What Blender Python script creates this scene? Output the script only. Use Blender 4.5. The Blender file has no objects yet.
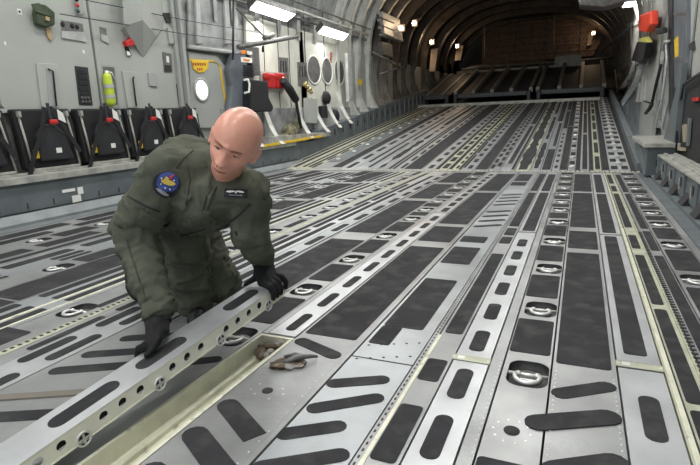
import bpy, bmesh, math, random
from mathutils import Vector, Matrix, noise
C = bpy.context.scene.collection
PI = math.pi
rnd = random.Random(7)
# ---------------------------------------------------------------- camera
F, CX, CY, H = 515.0, 350.0, 232.5, 0.88
RM = Matrix(((0.91540156, -0.05492461, 0.39877723),
             (0.40065245, 0.22018616, -0.88937937),
             (-0.03895641, 0.97391034, 0.22356443)))
def ray(px, py): return RM @ Vector((px - CX, -(py - CY), -F))
def onX(px, py, X): r = ray(px, py); t = X / r.x; return Vector((X, r.y * t, r.z * t + H))
def onZ(px, py, Z=0): r = ray(px, py); t = (Z - H) / r.z; return Vector((r.x * t, r.y * t, Z))
def onD(px, py, d): r = ray(px, py) * (d / F); return Vector((r.x, r.y, r.z + H))
cd = bpy.data.cameras.new('camera'); cam = bpy.data.objects.new('camera', cd); C.objects.link(cam)
cam.matrix_world = Matrix.Translation((0, 0, H)) @ RM.to_4x4()
cd.sensor_width = 36; cd.lens = 36 * F / 700; cd.clip_start = 0.05; cd.clip_end = 200
bpy.context.scene.camera = cam
# ---------------------------------------------------------------- materials
MATS = {}
def mat(name, col, rough=0.6, metal=0.0, var=0.0, vscale=8.0, bump=0.0, bscale=40.0, spec=0.5, rvar=0.0,
        col2=None, c2scale=3.0, c2at=(0.55, 0.62), stretch=None, wave=None, sheen=0):
    if name in MATS: return MATS[name]
    m = bpy.data.materials.new(name); m.use_nodes = True; nt = m.node_tree; n = nt.nodes; l = nt.links
    b = n['Principled BSDF']; b.inputs['Roughness'].default_value = rough; b.inputs['Metallic'].default_value = metal
    b.inputs['Specular IOR Level'].default_value = spec
    b.inputs['Base Color'].default_value = (*col, 1)
    if sheen: b.inputs['Sheen Weight'].default_value = sheen
    tc = n.new('ShaderNodeTexCoord'); vec = tc.outputs['Object']
    if stretch:
        mp = n.new('ShaderNodeMapping'); mp.inputs['Scale'].default_value = stretch
        l.new(vec, mp.inputs['Vector']); vec = mp.outputs['Vector']
    cur = None
    def ns(scale, detail=4):
        t = n.new('ShaderNodeTexNoise'); t.inputs['Scale'].default_value = scale; t.inputs['Detail'].default_value = detail
        l.new(vec, t.inputs['Vector']); return t.outputs['Fac']
    def ramp(src, p0, p1, a, c):
        r = n.new('ShaderNodeValToRGB'); r.color_ramp.elements[0].position = p0; r.color_ramp.elements[1].position = p1
        r.color_ramp.elements[0].color = (*a, 1); r.color_ramp.elements[1].color = (*c, 1)
        l.new(src, r.inputs[0]); return r.outputs[0]
    if var:
        lo = tuple(c * (1 - var) for c in col); hi = tuple(min(1, c * (1 + var)) for c in col)
        cur = ramp(ns(vscale), 0.3, 0.7, lo, hi)
    if col2:
        f = ramp(ns(c2scale, 6), c2at[0], c2at[1], (0, 0, 0), (1, 1, 1))
        mx = n.new('ShaderNodeMix'); mx.data_type = 'RGBA'
        l.new(f, mx.inputs[0]); mx.inputs[7].default_value = (*col2, 1)
        if cur: l.new(cur, mx.inputs[6])
        else: mx.inputs[6].default_value = (*col, 1)
        cur = mx.outputs[2]
    if cur: l.new(cur, b.inputs['Base Color'])
    if rvar:
        l.new(ramp(ns(vscale * 0.6), 0.3, 0.7, (rough - rvar,) * 3, (rough + rvar,) * 3), b.inputs['Roughness'])
    if bump:
        bp = n.new('ShaderNodeBump'); bp.inputs['Strength'].default_value = bump; bp.inputs['Distance'].default_value = 0.01
        l.new(ns(bscale, 5), bp.inputs['Height']); l.new(bp.outputs[0], b.inputs['Normal'])
    MATS[name] = m; return m
def emis(name, col, s):
    m = bpy.data.materials.new(name); m.use_nodes = True; b = m.node_tree.nodes['Principled BSDF']
    b.inputs['Base Color'].default_value = (*col, 1); b.inputs['Emission Color'].default_value = (*col, 1); b.inputs['Emission Strength'].default_value = s
    MATS[name] = m; return m
M_floor = mat('floor_metal', (.33, .335, .335), .42, .45, .22, 3.5, .12, 60, rvar=.12)
M_plate = mat('plate_metal', (.40, .42, .435), .38, .45, .14, 4, .12, 90, rvar=.1)
M_tray = mat('tray_metal', (.52, .53, .545), .36, .5, .12, 6, .08, 90, rvar=.08)
M_grip = mat('grip_coating', (.034, .034, .037), .9, 0, .25, 5, .5, 400, col2=(.07, .069, .067), c2scale=9, c2at=(.5, .75), spec=.25)
M_seam = mat('seam_dark', (.03, .03, .03), .9)
M_primer = mat('primer', (.42, .425, .33), .5, .15, .22, 12)
M_cream = mat('cream_primer', (.66, .65, .52), .5, .05, .12, 14, col2=(.36, .34, .28), c2scale=16, c2at=(.62, .7))
M_rail = mat('rail_blue', (.125, .145, .155), .55, .1, .2, 4)
M_ledge = mat('ledge', (.36, .36, .33), .5, .1, .35, 7)
M_wall = mat('wall_paint', (.37, .385, .36), .5, .0, .06, 2, .03, 30)
M_wall2 = mat('panel_paint', (.33, .345, .33), .5, .0, .06, 2)
M_frame = mat('frame_white', (.42, .43, .42), .45, .1, .2, 6)
M_quilt = mat('quilt_silver', (.33, .34, .34), .42, .3, .35, 5, .9, 7, rvar=.1)
M_black = mat('black_cloth', (.012, .012, .014), .8, 0, .2, 20, .3, 60)
M_dark = mat('dark_metal', (.035, .037, .042), .5, .3, .2, 8)
M_steel = mat('bright_steel', (.72, .72, .70), .38, .6, .1, 15)
M_cup = mat('cup_metal', (.17, .17, .165), .45, .5, .3, 12)
M_red = mat('red_vinyl', (.50, .02, .02), .45, 0, .15, 10)
M_yel = mat('yellow_paint', (.75, .50, .03), .5, 0, .1, 10)
M_yg = mat('yellow_green_bottle', (.50, .62, .05), .35, 0, .1, 10)
M_white = mat('white_label', (.75, .75, .72), .6)
M_brown = mat('tail_brown', (.12, .08, .055), .6, .2, .4, 6)
M_tail = mat('tail_dim', (.016, .014, .012), .7, .2, .4, 3)  # the tail's weak lighting is put into this near-black colour
M_blue = mat('blue_vinyl', (.115, .13, .15), .5, 0, .2, 4, .4, 12)
M_dirt = mat('brown_dirt', (.12, .085, .055), .85, 0, .4, 25, .5, 60, col2=(.30, .29, .27), c2scale=22, c2at=(.5, .6))
# ---------------------------------------------------------------- mesh helpers
class MB:
    def __init__(s): s.v = []; s.f = []; s.m = []; s.sm = []
    def add(s, vs, fs, m=0, smooth=False):
        o = len(s.v); s.v += [Vector(v) for v in vs]
        for f in fs: s.f.append(tuple(i + o for i in f)); s.m.append(m); s.sm.append(smooth)
        return s
    def box(s, x0, x1, y0, y1, z0, z1, m=0):
        vs = [(x, y, z) for z in (z0, z1) for y in (y0, y1) for x in (x0, x1)]
        return s.add(vs, [(0, 2, 3, 1), (4, 5, 7, 6), (0, 1, 5, 4), (2, 6, 7, 3), (0, 4, 6, 2), (1, 3, 7, 5)], m)
    def hexa(s, a, d, m=0):
        """solid from a quad outline a (4 points) extruded by vector d"""
        return s.prism(a, d, m)
    def prism(s, pts, d, m=0, smooth=False):
        pts = [Vector(p) for p in pts]; d = Vector(d); n = len(pts)
        nrm = Vector((0, 0, 0))
        for i in range(n): nrm += pts[i].cross(pts[(i + 1) % n])
        if nrm.dot(d) < 0: pts = pts[::-1]
        vs = pts + [p + d for p in pts]
        fs = [tuple(range(n - 1, -1, -1)), tuple(range(n, 2 * n))]
        s.add(vs, fs, m)
        o = len(s.v) - 2 * n
        for i in range(n):
            j = (i + 1) % n; s.f.append((o + i, o + j, o + n + j, o + n + i)); s.m.append(m); s.sm.append(smooth)
        return s
    def tube(s, pts, r, seg=8, m=0, closed=False, cap=True):
        pts = [Vector(p) for p in pts]; n = len(pts); rs = r if isinstance(r, (list, tuple)) else [r] * n
        o = len(s.v); up = None
        for i, p in enumerate(pts):
            if closed: t = pts[(i + 1) % n] - pts[i - 1]
            else: t = pts[min(i + 1, n - 1)] - pts[max(i - 1, 0)]
            t.normalize()
            if up is None:
                up = Vector((0, 0, 1)) if abs(t.z) < .9 else Vector((1, 0, 0))
            a = up - t * up.dot(t); a.normalize(); b = t.cross(a); up = a
            for k in range(seg):
                w = 2 * PI * k / seg; s.v.append(p + (a * math.cos(w) + b * math.sin(w)) * rs[i])
        for i in range(n if closed else n - 1):
            for k in range(seg):
                k2 = (k + 1) % seg; i2 = (i + 1) % n
                s.f.append((o + i * seg + k, o + i * seg + k2, o + i2 * seg + k2, o + i2 * seg + k)); s.m.append(m); s.sm.append(True)
        if cap and not closed:
            s.f.append(tuple(o + k for k in range(seg - 1, -1, -1))); s.m.append(m); s.sm.append(False)
            s.f.append(tuple(o + (n - 1) * seg + k for k in range(seg))); s.m.append(m); s.sm.append(False)
        return s
    def cyl(s, a, b, r, seg=16, m=0): return s.tube([a, b], r, seg, m)
    def lathe(s, c, axis, prof, seg=20, m=0, smooth=True):
        """prof: list of (radius, distance along axis)"""
        axis = Vector(axis).normalized(); c = Vector(c)
        a = axis.orthogonal().normalized(); b = axis.cross(a); o = len(s.v)
        for r, h in prof:
            for k in range(seg):
                w = 2 * PI * k / seg; s.v.append(c + axis * h + (a * math.cos(w) + b * math.sin(w)) * r)
        for i in range(len(prof) - 1):
            for k in range(seg):
                k2 = (k + 1) % seg
                s.f.append((o + i * seg + k, o + i * seg + k2, o + (i + 1) * seg + k2, o + (i + 1) * seg + k)); s.m.append(m); s.sm.append(smooth)
        return s
    def ball(s, c, r, seg=14, m=0, sc=(1, 1, 1)):
        c = Vector(c); o = len(s.v); R = seg // 2 + 1
        for i in range(R + 1):
            th = PI * i / R
            for k in range(seg):
                w = 2 * PI * k / seg
                s.v.append(c + Vector((math.sin(th) * math.cos(w) * r * sc[0], math.sin(th) * math.sin(w) * r * sc[1], math.cos(th) * r * sc[2])))
        for i in range(R):
            for k in range(seg):
                k2 = (k + 1) % seg
                s.f.append((o + i * seg + k, o + (i + 1) * seg + k, o + (i + 1) * seg + k2, o + i * seg + k2)); s.m.append(m); s.sm.append(True)
        return s
    def cap2(s, a, b, ra, rb, seg=14, m=0):
        """tapered capsule"""
        a = Vector(a); b = Vector(b); ax = (b - a); L = ax.length; ax.normalize()
        prof = []
        for i in range(6): w = PI / 2 * i / 5; prof.append((max(ra * math.sin(w), 1e-4), -ra * math.cos(w)))
        for i in range(6): w = PI / 2 * i / 5; prof.append((max(rb * math.cos(w), 1e-4), L + rb * math.sin(w)))
        return s.lathe(a, ax, prof, seg, m)
    def build(s, name, mats, parent=None, local=False, bevel=0, xf=None):
        if not isinstance(mats, (list, tuple)): mats = [mats]
        me = bpy.data.meshes.new(name); off = Vector((0, 0, 0))
        if parent is not None and not local:
            p = parent
            while p is not None: off += p.location; p = p.parent
        vs = s.v if xf is None else [xf @ v for v in s.v]
        me.from_pydata([tuple(v - off) for v in vs], [], s.f)
        for mm in mats: me.materials.append(mm)
        me.polygons.foreach_set('material_index', s.m); me.polygons.foreach_set('use_smooth', s.sm)
        me.validate(); me.update()
        o = bpy.data.objects.new(name, me); C.objects.link(o)
        if parent is not None: o.parent = parent
        if bevel:
            bv = o.modifiers.new('bevel', 'BEVEL'); bv.width = bevel; bv.segments = 2; bv.limit_method = 'ANGLE'
        return o
def tag(o, label=None, cat=None, group=None, kind=None):
    if label: o['label'] = label
    if cat: o['category'] = cat
    if group: o['group'] = group
    if kind: o['kind'] = kind
    return o
def empty(name, loc, label, cat, group=None, rz=0):
    o = bpy.data.objects.new(name, None); C.objects.link(o); o.location = loc; o.rotation_euler = (0, 0, rz); o.empty_display_size = .1
    return tag(o, label, cat, group)
def struct(o): o['kind'] = 'structure'; return o
def kids(o): return [c for c in o.children]
def copy_tree(o, parent=None):
    c = o.copy(); C.objects.link(c)
    if parent is not None: c.parent = parent
    for ch in kids(o): copy_tree(ch, c)
    return c
ORD = ['nearest', 'second nearest', 'third nearest', 'fourth nearest', 'fifth nearest', 'sixth nearest', 'seventh nearest', 'eighth nearest', 'ninth nearest', 'tenth nearest', 'eleventh nearest', 'twelfth nearest', 'thirteenth nearest', 'fourteenth nearest', 'fifteenth nearest', 'sixteenth nearest']
def rrect(x0, x1, y0, y1, r, n=4):
    r = min(r, abs(x1 - x0) / 2 - 1e-4, abs(y1 - y0) / 2 - 1e-4); pts = []
    for cx, cy, a0 in ((x1 - r, y1 - r, 0), (x0 + r, y1 - r, PI / 2), (x0 + r, y0 + r, PI), (x1 - r, y0 + r, 1.5 * PI)):
        for i in range(n + 1):
            a = a0 + PI / 2 * i / n; pts.append((cx + r * math.cos(a), cy + r * math.sin(a)))
    return pts
def pad(mb, x0, x1, y0, y1, r=.012, m=1, z=0.0, h=.002):
    """anti-skid pad: a raised rounded slab"""
    mb.prism([(x, y, z) for x, y in rrect(x0, x1, y0, y1, r)], (0, 0, h), m)
def jag(mb, x0, x1, y0, y1, side, m=1, step=.1, amp=.02, h=.002):
    """pad with a worn, scalloped long edge"""
    L = []; n = max(3, int((y1 - y0) / step))
    for i in range(n + 1):
        y = y0 + (y1 - y0) * i / n; L.append((y, amp * rnd.random()))
    left = [(x0 + (d if 'l' in side else 0), y, 0) for y, d in L]
    right = [(x1 - (d if 'r' in side else 0), y, 0) for y, d in L[::-1]]
    mb.prism(left[::-1] + right[::-1], (0, 0, h), m)
def slant(mb, x0, y0, x1, y1, w=.045, m=1, z=0.0, h=.002, square1=False, square0=False):
    a = Vector((x0, y0)); b = Vector((x1, y1)); d = (b - a).normalized(); p = Vector((-d.y, d.x)); r = w / 2
    ca = a + d * (r if not square0 else 0); cb = b - d * (r if not square1 else 0); pts = []
    if square1: pts += [cb - p * r, cb + p * r]
    else:
        for i in range(7):
            t = -PI / 2 + PI * i / 6; pts.append(cb + d * (math.cos(t) * r) + p * (math.sin(t) * r))
    if square0: pts += [ca + p * r, ca - p * r]
    else:
        for i in range(7):
            t = PI / 2 + PI * i / 6; pts.append(ca + d * (math.cos(t) * r) + p * (math.sin(t) * r))
    mb.prism([(q.x, q.y, z) for q in pts], (0, 0, h), m)
def cell(mb, x0, x1, y0, y1, hx0, hx1, hy0, hy1, m=0, z=0.0, depth=.012, hr=.05):
    """floor tile with a rounded opening and its short inner wall"""
    inner = rrect(hx0, hx1, hy0, hy1, hr, 5); cx = (hx0 + hx1) / 2; cy = (hy0 + hy1) / 2; outer = []
    for (x, y) in inner:
        dx, dy = x - cx, y - cy
        tx = ((x1 - cx) / dx if dx > 0 else (x0 - cx) / dx) if abs(dx) > 1e-6 else 1e9
        ty = ((y1 - cy) / dy if dy > 0 else (y0 - cy) / dy) if abs(dy) > 1e-6 else 1e9
        t = min(tx, ty); outer.append((cx + dx * t, cy + dy * t))
    # insert the tile's corners
    n = len(inner); vs = []; vs += [(x, y, z) for x, y in inner]; vs += [(x, y, z) for x, y in outer]; vs += [(x, y, z - depth) for x, y in inner]
    cor = [(x1, y1), (x0, y1), (x0, y0), (x1, y0)]; ci = len(vs); vs += [(x, y, z) for x, y in cor]; fs = []
    for i in range(n):
        j = (i + 1) % n; oi, oj = outer[i], outer[j]
        # corner between?
        c = None
        ei = (abs(oi[0] - x1) < 1e-5) * 1 + (abs(oi[1] - y1) < 1e-5) * 2 + (abs(oi[0] - x0) < 1e-5) * 4 + (abs(oi[1] - y0) < 1e-5) * 8
        ej = (abs(oj[0] - x1) < 1e-5) * 1 + (abs(oj[1] - y1) < 1e-5) * 2 + (abs(oj[0] - x0) < 1e-5) * 4 + (abs(oj[1] - y0) < 1e-5) * 8
        if not (ei & ej):
            c = {3: 0, 6: 1, 12: 2, 9: 3}.get(ei | ej)
        if c is None: fs.append((i, n + i, n + j, j))
        else: fs.append((i, n + i, ci + c, n + j, j))
        fs.append((j, 2 * n + j, 2 * n + i, i)[::-1])
    mb.add(vs, fs, m)
def rivets(mb, x, ya, yb, step=.03, m=0, r=.0028, z=0.0):
    y = ya
    while y < yb:
        mb.lathe((x, y, z), (0, 0, 1), [(r, 0), (r * .7, .0015), (.0001, .002)], 6, m); y += step
# ================================================================ FLOOR
HY = 7.6           # hinge line between the cargo floor and the ramp
fl = MB()          # materials: 0 floor metal, 1 grip, 2 seam dark, 3 plate, 4 primer, 5 cream, 6 rail blue, 7 rivet
FM = [M_floor, M_grip, M_seam, M_plate, M_primer, M_cream, M_rail, M_steel, mat('brown_strip', (.17, .15, .125), .6)]
Y0, Y1 = -1.2, HY - .06
fl.box(-4.75, -1.175, Y0, HY, -.16, -.03, 2); fl.box(-1.02, .85, Y0, HY, -.16, -.03, 2)
fl.box(-1.175, -1.02, 1.67, HY, -.16, -.03, 2)
ringspots = []
def col(x0, x1, m=0, ya=Y0, yb=Y1, g=.0022):
    fl.box(x0 + g, x1 - g, ya, yb, -.028, 0, m)
def ringcol(x0, x1, ys, hw=.066, hl=.093, m=0, padx=None, skip=(), cx=None, ya=Y0):
    g = .0022; cx = (x0 + x1) / 2 if cx is None else cx; y = ya
    for i, ry in enumerate(ys):
        a, b = ry - .115, ry + .115
        fl.box(x0 + g, x1 - g, y, a, -.028, 0, m)
        cell(fl, x0 + g, x1 - g, a, b, cx - hw, cx + hw, ry - hl, ry + hl, m, 0, .03, .045); y = b
    fl.box(x0 + g, x1 - g, y, Y1, -.028, 0, m)
    px0, px1 = padx or (x0 + .015, x1 - .008)
    for i in range(len(ys) - 1):
        a, b = ys[i] + .155, ys[i + 1] - .135
        if b - a > .06 and i not in skip: pad(fl, px0, px1, a, b, .014)
    if Y1 - ys[-1] > .3: pad(fl, px0, px1, ys[-1] + .155, Y1 - .05, .014)
# ---- right side, from the rail inwards
col(.655, .70, 0); col(.70, .80, 6)
RG = [2.30, 2.95, 3.68, 4.31, 4.76, 5.19, 5.66, 6.15, 6.65, 7.14]
ringcol(.492, .655, RG, cx=.575)
col(.415, .49, 0)
for a, b in ((.9, 1.5), (1.55, 3.38), (3.50, 4.04), (4.13, 5.75), (5.86, 7.32)): pad(fl, .435, .482, a, b, .012)
col(.30, .413, 4)
for a, b in ((1.0, 1.62), (1.66, 2.46), (2.52, 3.37), (3.53, 3.90), (4.15, 5.75), (5.9, 6.3), (6.5, 7.3)): pad(fl, .335, .383, a, b, .014)
fl.box(.306, .312, Y0, Y1, 0, .006, 5); fl.box(.322, .327, Y0, Y1, 0, .004, 2)
fl.box(.397, .403, Y0, Y1, 0, .008, 4); fl.box(.310, .322, Y0, 4.1, 0, .003, 5)
y = .9
while y < 4.0:
    fl.box(.404, .428, y, y + .016, .0005, .0025, 2); y += .034
# ---- broad pads right of the ring row
col(-.045, .158, 0)
for a, b in ((1.80, 3.33), (3.44, 3.94), (4.08, 5.74), (5.85, 7.35)): pad(fl, -.034, .142, a, b, .015)
slant(fl, -.035, 1.575, .145, 1.70, .062); slant(fl, -.098, 1.385, .15, 1.515, .075, h=.0045); slant(fl, -.04, 1.19, .155, 1.31, .075)
slant(fl, -.12, 1.03, .15, 1.13, .07)
rivets(fl, -.031, .9, 1.75, .028, 7); rivets(fl, .145, .9, 1.75, .028, 7)
# ---- ring row right of centre
RA = [1.69, 2.31, 2.95, 3.60, 4.23, 4.75, 5.18, 5.63, 6.10, 6.61, 7.15]
ringcol(-.203, -.047, RA, cx=-.118, padx=(-.198, -.056))
pad(fl, -.198, -.056, 1.0, 1.2, .014)
col(-.248, -.205, 0)
rivets(fl, -.214, .9, 1.75, .028, 7)
fl.lathe((-.13, 1.34, 0), (0, 0, 1), [(.022, .0004), (.022, .0025), (.0001, .0012)], 20, 2)
for k in range(10):
    a = 2 * PI * k / 10; fl.lathe((-.13 + .05 * math.cos(a), 1.34 + .055 * math.sin(a), 0), (0, 0, 1), [(.004, 0), (.0001, .002)], 6, 7)
# ---- long pads between trays
col(-.475, -.378, 0); fl.box(-.497, -.478, Y0, Y1, -.028, .001, 0)
y = .6
while y < 4.6:
    fl.box(-.490, -.485, y, y + .011, .001, .0025, 2); y += .03
for a, b in ((.75, 1.0), (1.09, 1.37), (1.53, 1.69), (1.93, 3.18), (3.45, 3.64), (3.70, 3.93), (4.0, 5.68), (5.82, 7.35)): pad(fl, -.462, -.39, a, b, .014)
fl.box(-.478, -.465, .6, 1.9, 0, .002, 5)
# ---- bluish plate with hatches
col(-.738, -.50, 3)
for a, b in ((1.92, 2.59), (2.9, 3.29), (3.43, 3.60), (6.2, 6.5), (6.6, 7.3)): pad(fl, -.722, -.55, a, b, .015)
pad(fl, -.722, -.635, 1.74, 1.918, .012)
for a in ((-.735, 1.395, -.545, 1.497), (-.725, 1.235, -.525, 1.385), (-.745, 1.09, -.575, 1.205), (-.73, .94, -.515, 1.09), (-.73, .80, -.515, .93)): slant(fl, *a, w=.056)
for y0 in (3.92, 4.12, 4.32, 4.52, 4.87, 5.07, 5.27, 5.47): slant(fl, -.715, y0, -.515, y0 + .11, w=.055)
for y0 in (1.60, 1.72): 
    for k in range(5): fl.lathe((-.71 + .045 * k, y0 + .02 * k, 0), (0, 0, 1), [(.006, .0005), (.0001, .001)], 8, 2)
fl.box(-.736, -.50, 1.612, 1.618, 0, .001, 2)
# ---- plate with the damaged fitting, pads beyond
col(-1.018, -.762, 0); fl.box(-.760, -.741, Y0, Y1, -.028, .004, 0)
for a, b in ((1.74, 3.23), (3.39, 3.87), (3.98, 5.60), (5.75, 7.3)): pad(fl, -1.005, -.775, a, b, .012)
slant(fl, -1.005, 1.675, -.775, 1.585, .06); slant(fl, -1.0, 1.19, -.795, 1.06, .07, square1=True); slant(fl, -1.0, 1.03, -.775, .90, .075, square1=True); slant(fl, -1.0, .86, -.775, .74, .075)
fl.lathe((-.90, 1.29, 0), (0, 0, 1), [(.019, .0004), (.018, .0025), (.0001, .001)], 16, 2)
rivets(fl, -.775, .7, 1.5, .05, 7, .003); 
for dx, dy in ((-.05, .03), (-.03, -.03), (.04, .03), (.03, -.04), (-.06, -.01), (.06, 0)): fl.lathe((-.9 + dx, 1.29 + dy, 0), (0, 0, 1), [(.0035, 0), (.0001, .0015)], 6, 7)
# ---- the slot the lifted tray came out of: cream walls and floor
fl.box(-1.178, -1.166, Y0, 1.67, -.11, .0005, 5); fl.box(-1.034, -1.02, Y0, 1.66, -.11, .0005, 5)
fl.box(-1.178, -1.02, Y0, 1.67, -.12, -.06, 5); fl.box(-1.178, -1.02, 1.665, 1.68, -.12, 0, 5)
fl.box(-1.072, -1.060, Y0, 1.60, -.06, -.03, 5); fl.box(-1.1785, -1.1515, 1.69, Y1, -.028, 0, 0); fl.box(-1.135, -1.118, Y0, 1.60, -.06, -.045, 5)
for y in (.75, 1.02, 1.28, 1.5): fl.box(-1.0355, -1.034, y, y + .13, -.055, -.02, 2)
# ---- ring row left of the slot
RH = [1.62, 2.23, 2.83, 3.47, 4.10, 4.54, 5.01, 5.46, 5.95, 6.45, 6.97]
ringcol(-1.345, -1.18, RH, cx=-1.262, padx=(-1.337, -1.188), ya=1.2)
fl.box(-1.343, -1.18, Y0, 1.2, -.028, 0, 0)
for a in ((-1.335, 1.34, -1.19, 1.43), ): slant(fl, *a, w=.05)
# ---- broad pads and near hatch plate
col(-1.635, -1.348, 0, 1.66); 
for a, b in ((1.72, 3.29), (3.52, 4.98), (5.13, 6.2), (6.35, 7.4)): pad(fl, -1.622, -1.36, a, b, .012)
col(-1.782, -1.637, 3, 1.66)
for a in range(13):
    y0 = 1.75 + a * .44
    if y0 < 7.2: pad(fl, -1.745, -1.69, y0, y0 + .27, .025)
fl.box(-1.665, -1.652, 1.66, Y1, 0, .002, 2)
fl.box(-1.780, -1.348, Y0, 1.657, -.028, 0, 0)
for a in ((-1.72, 1.435, -1.50, 1.55), (-1.745, 1.27, -1.37, 1.47), (-1.745, 1.13, -1.36, 1.345), (-1.75, .80, -1.38, .98)): slant(fl, *a, w=.058)
slant(fl, -1.775, .915, -1.36, 1.13, .035, m=8, h=.006, square0=True, square1=True)
# ---- perforated strip and long pads (left of the pill tray)
fl.box(-2.052, -1.975, Y0, Y1, -.028, 0, 0)
for a, b in ((.3, 1.1), (1.23, 1.60), (1.68, 1.95), (2.4, 3.3), (3.4, 4.5), (4.6, 5.6), (5.7, 7.3)): pad(fl, -2.022, -1.982, a, b, .012)
fl.box(-2.10, -2.055, Y0, Y1, -.028, .001, 4); y = .7
while y < 2.6:
    fl.box(-2.092, -2.075, y, y + .014, .001, .0025, 2); y += .032
RQ = [1.62, 2.2, 2.8, 3.39, 4.0, 4.46, 4.93, 5.37, 5.88, 6.4, 6.92]
ringcol(-2.30, -2.102, RQ, cx=-2.2, padx=(-2.19, -2.125), skip=(0,))
pad(fl, -2.36, -2.16, 1.1, 1.36, .014); pad(fl, -2.16, -2.12, 1.68, 1.95, .014)
col(-2.62, -2.302, 3)
for xa, xb in ((-2.605, -2.545), (-2.50, -2.445), (-2.405, -2.355)):
    for a, b in ((.8, 1.58), (1.70, 3.3), (3.42, 4.85), (5.0, 6.2), (6.35, 7.4)): pad(fl, xa, xb, a, b, .012)
fl.box(-2.44, -2.42, Y0, Y1, 0, .003, 5); fl.box(-2.345, -2.33, Y0, Y1, 0, .003, 5)
col(-2.91, -2.622, 0)
for a, b in ((1.3, 1.60), (1.62, 4.1), (4.25, 4.75), (4.9, 6.1), (6.25, 7.4)): jag(fl, -2.90, -2.635, a, b, 'l')
RP = [2.13, 2.75, 3.4, 4.0, 4.36, 4.79, 5.29, 5.78, 6.27, 6.75]
ringcol(-3.10, -2.912, RP, cx=-3.0)
col(-3.45, -3.102, 3)
for xa, xb in ((-3.40, -3.30), (-3.26, -3.20), (-3.17, -3.125)):
    for a, b in ((1.0, 1.9), (2.0, 2.5), (2.6, 4.6), (4.8, 6.1), (6.3, 7.3)): pad(fl, xa, xb, a + (0 if xa < -3.3 else .25), b, .02)
col(-3.80, -3.452, 0)
for a, b in ((1.3, 2.4), (2.5, 3.0), (3.2, 4.4), (4.5, 5.9), (6.1, 7.3)): jag(fl, -3.77, -3.60, a, b, 'lr', step=.2)
for a, b in ((1.9, 3.2), (3.4, 5.2), (5.4, 7.3)): pad(fl, -3.55, -3.49, a, b, .02)
RO = [2.64, 3.28, 3.9, 4.5, 5.1, 5.6, 6.08, 6.53]
ringcol(-4.0, -3.802, RO, cx=-3.9)
col(-4.45, -4.002, 0); 
for a, b in ((1.3, 3.2), (3.35, 4.8), (4.95, 6.1), (6.2, 7.4)): pad(fl, -4.38, -4.22, a, b, .02); pad(fl, -4.17, -4.05, a - .2, b - .3, .02)
# transverse joint lines near the ramp and the hinge bar
fl.box(-4.45, .70, HY - .055, HY + .03, -.06, .006, 0)
for k in range(86): fl.box(-4.4 + k * .06, -4.37 + k * .06, HY - .04, HY + .02, .006, .012, 5)
floor = struct(fl.build('floor', FM))
# fittings (small primer coloured inserts across the trays)
# ---------------------------------------------------------------- conveyor trays set in the floor
def tray(x0, x1, segs, label, group=None, mk=None):
    y0, y1 = segs[0][0], segs[-1][1]
    t = MB(); t.box(x0 + .002, x1 - .002, y0, y1, -.026, .0008, 0)
    e = empty('conveyor_tray', ((x0 + x1) / 2, y0, -.026), label, 'floor tray', group)
    t.build('tray_top', [M_tray], e); 
    for s in mk: t2 = MB(); pad(t2, *s[:4], s[4] if len(s) > 4 else .018, m=0, z=.0008); t2.build('grip_pad', [M_grip], e)
    return e
def pills(x0, x1, ya, yb, pitch, L): 
    out = []; y = ya
    while y + L < yb: out.append((x0, x1, y, y + L, .022)); y += pitch
    return out
def fit(x0, x1, y, label):
    f = MB(); f.box(x0, x1, y - .022, y + .022, .0008, .0035, 0); f.box(x0 + .02, x0 + .045, y - .012, y + .012, .0035, .0045, 1)
    for xx in (x0 + .008, x1 - .008): f.lathe((xx, y, .0035), (0, 0, 1), [(.005, 0), (.0001, .002)], 6, 1)
    return tag(f.build('floor_fitting', [M_primer, M_steel]), label, 'floor fitting')
tray(-.376, -.25, [(.3, 1.705)], 'light metal floor tray with long oval grip pads, left of the near recessed ring', mk=[(-.345, -.292, .78, 1.0, .026), (-.345, -.29, 1.14, 1.35, .026), (-.345, -.288, 1.45, 1.65, .026)])
fit(-.385, -.248, 1.73, 'yellow-green metal fitting across the floor tray left of the near ring')
tray(-.376, -.25, [(1.757, 3.80)], 'light metal floor tray with a row of square grip pads beyond the yellow-green fitting', mk=pills(-.342, -.285, 1.80, 3.75, .32, .19))
tray(-.376, -.25, [(3.83, HY - .07)], 'far metal floor tray with two long grip pads, left of the ring row', mk=[(-.352, -.265, 3.87, 5.70, .014), (-.352, -.265, 5.82, 7.3, .014)])
tray(.16, .298, [(.4, 1.835)], 'bright bare metal floor tray with one rounded grip pad at the lower right', mk=[(.205, .262, 1.42, 1.66, .026), (.205, .262, .9, 1.15, .026)])
fit(.156, .30, 1.865, 'pale metal fitting between two floor trays at the lower right')
tray(.16, .298, [(1.895, 3.86)], 'metal floor tray with one long black grip strip, right of the broad pads', mk=[(.187, .262, 1.95, 3.82, .014)])
tray(.16, .298, [(3.89, HY - .07)], 'far metal floor tray with two long grip strips, right of the broad pads', mk=[(.182, .268, 3.93, 5.70, .014), (.182, .268, 5.80, 7.3, .014)])
tray(-1.15, -1.022, [(1.695, 4.4)], 'bright floor tray with oval grip pads beyond the open slot', mk=[(-1.105, -1.058, 1.74 + k * .29, 1.74 + k * .29 + .19, .022) for k in range(9)])
tray(-1.15, -1.022, [(4.42, HY - .07)], 'far floor tray with oval grip pads in line with the open slot', mk=pills(-1.11, -1.055, 4.46, 7.4, .29, .19))
tray(-1.973, -1.784, [(.3, 2.2)], 'wide floor tray with paired oval grip pads left of the man', mk=[(-1.955, -1.90, .78 + k * .36, 1.03 + k * .36, .026) for k in range(4)] + [(-1.866, -1.812, .83 + k * .36, 1.08 + k * .36, .026) for k in range(4)])
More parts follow.
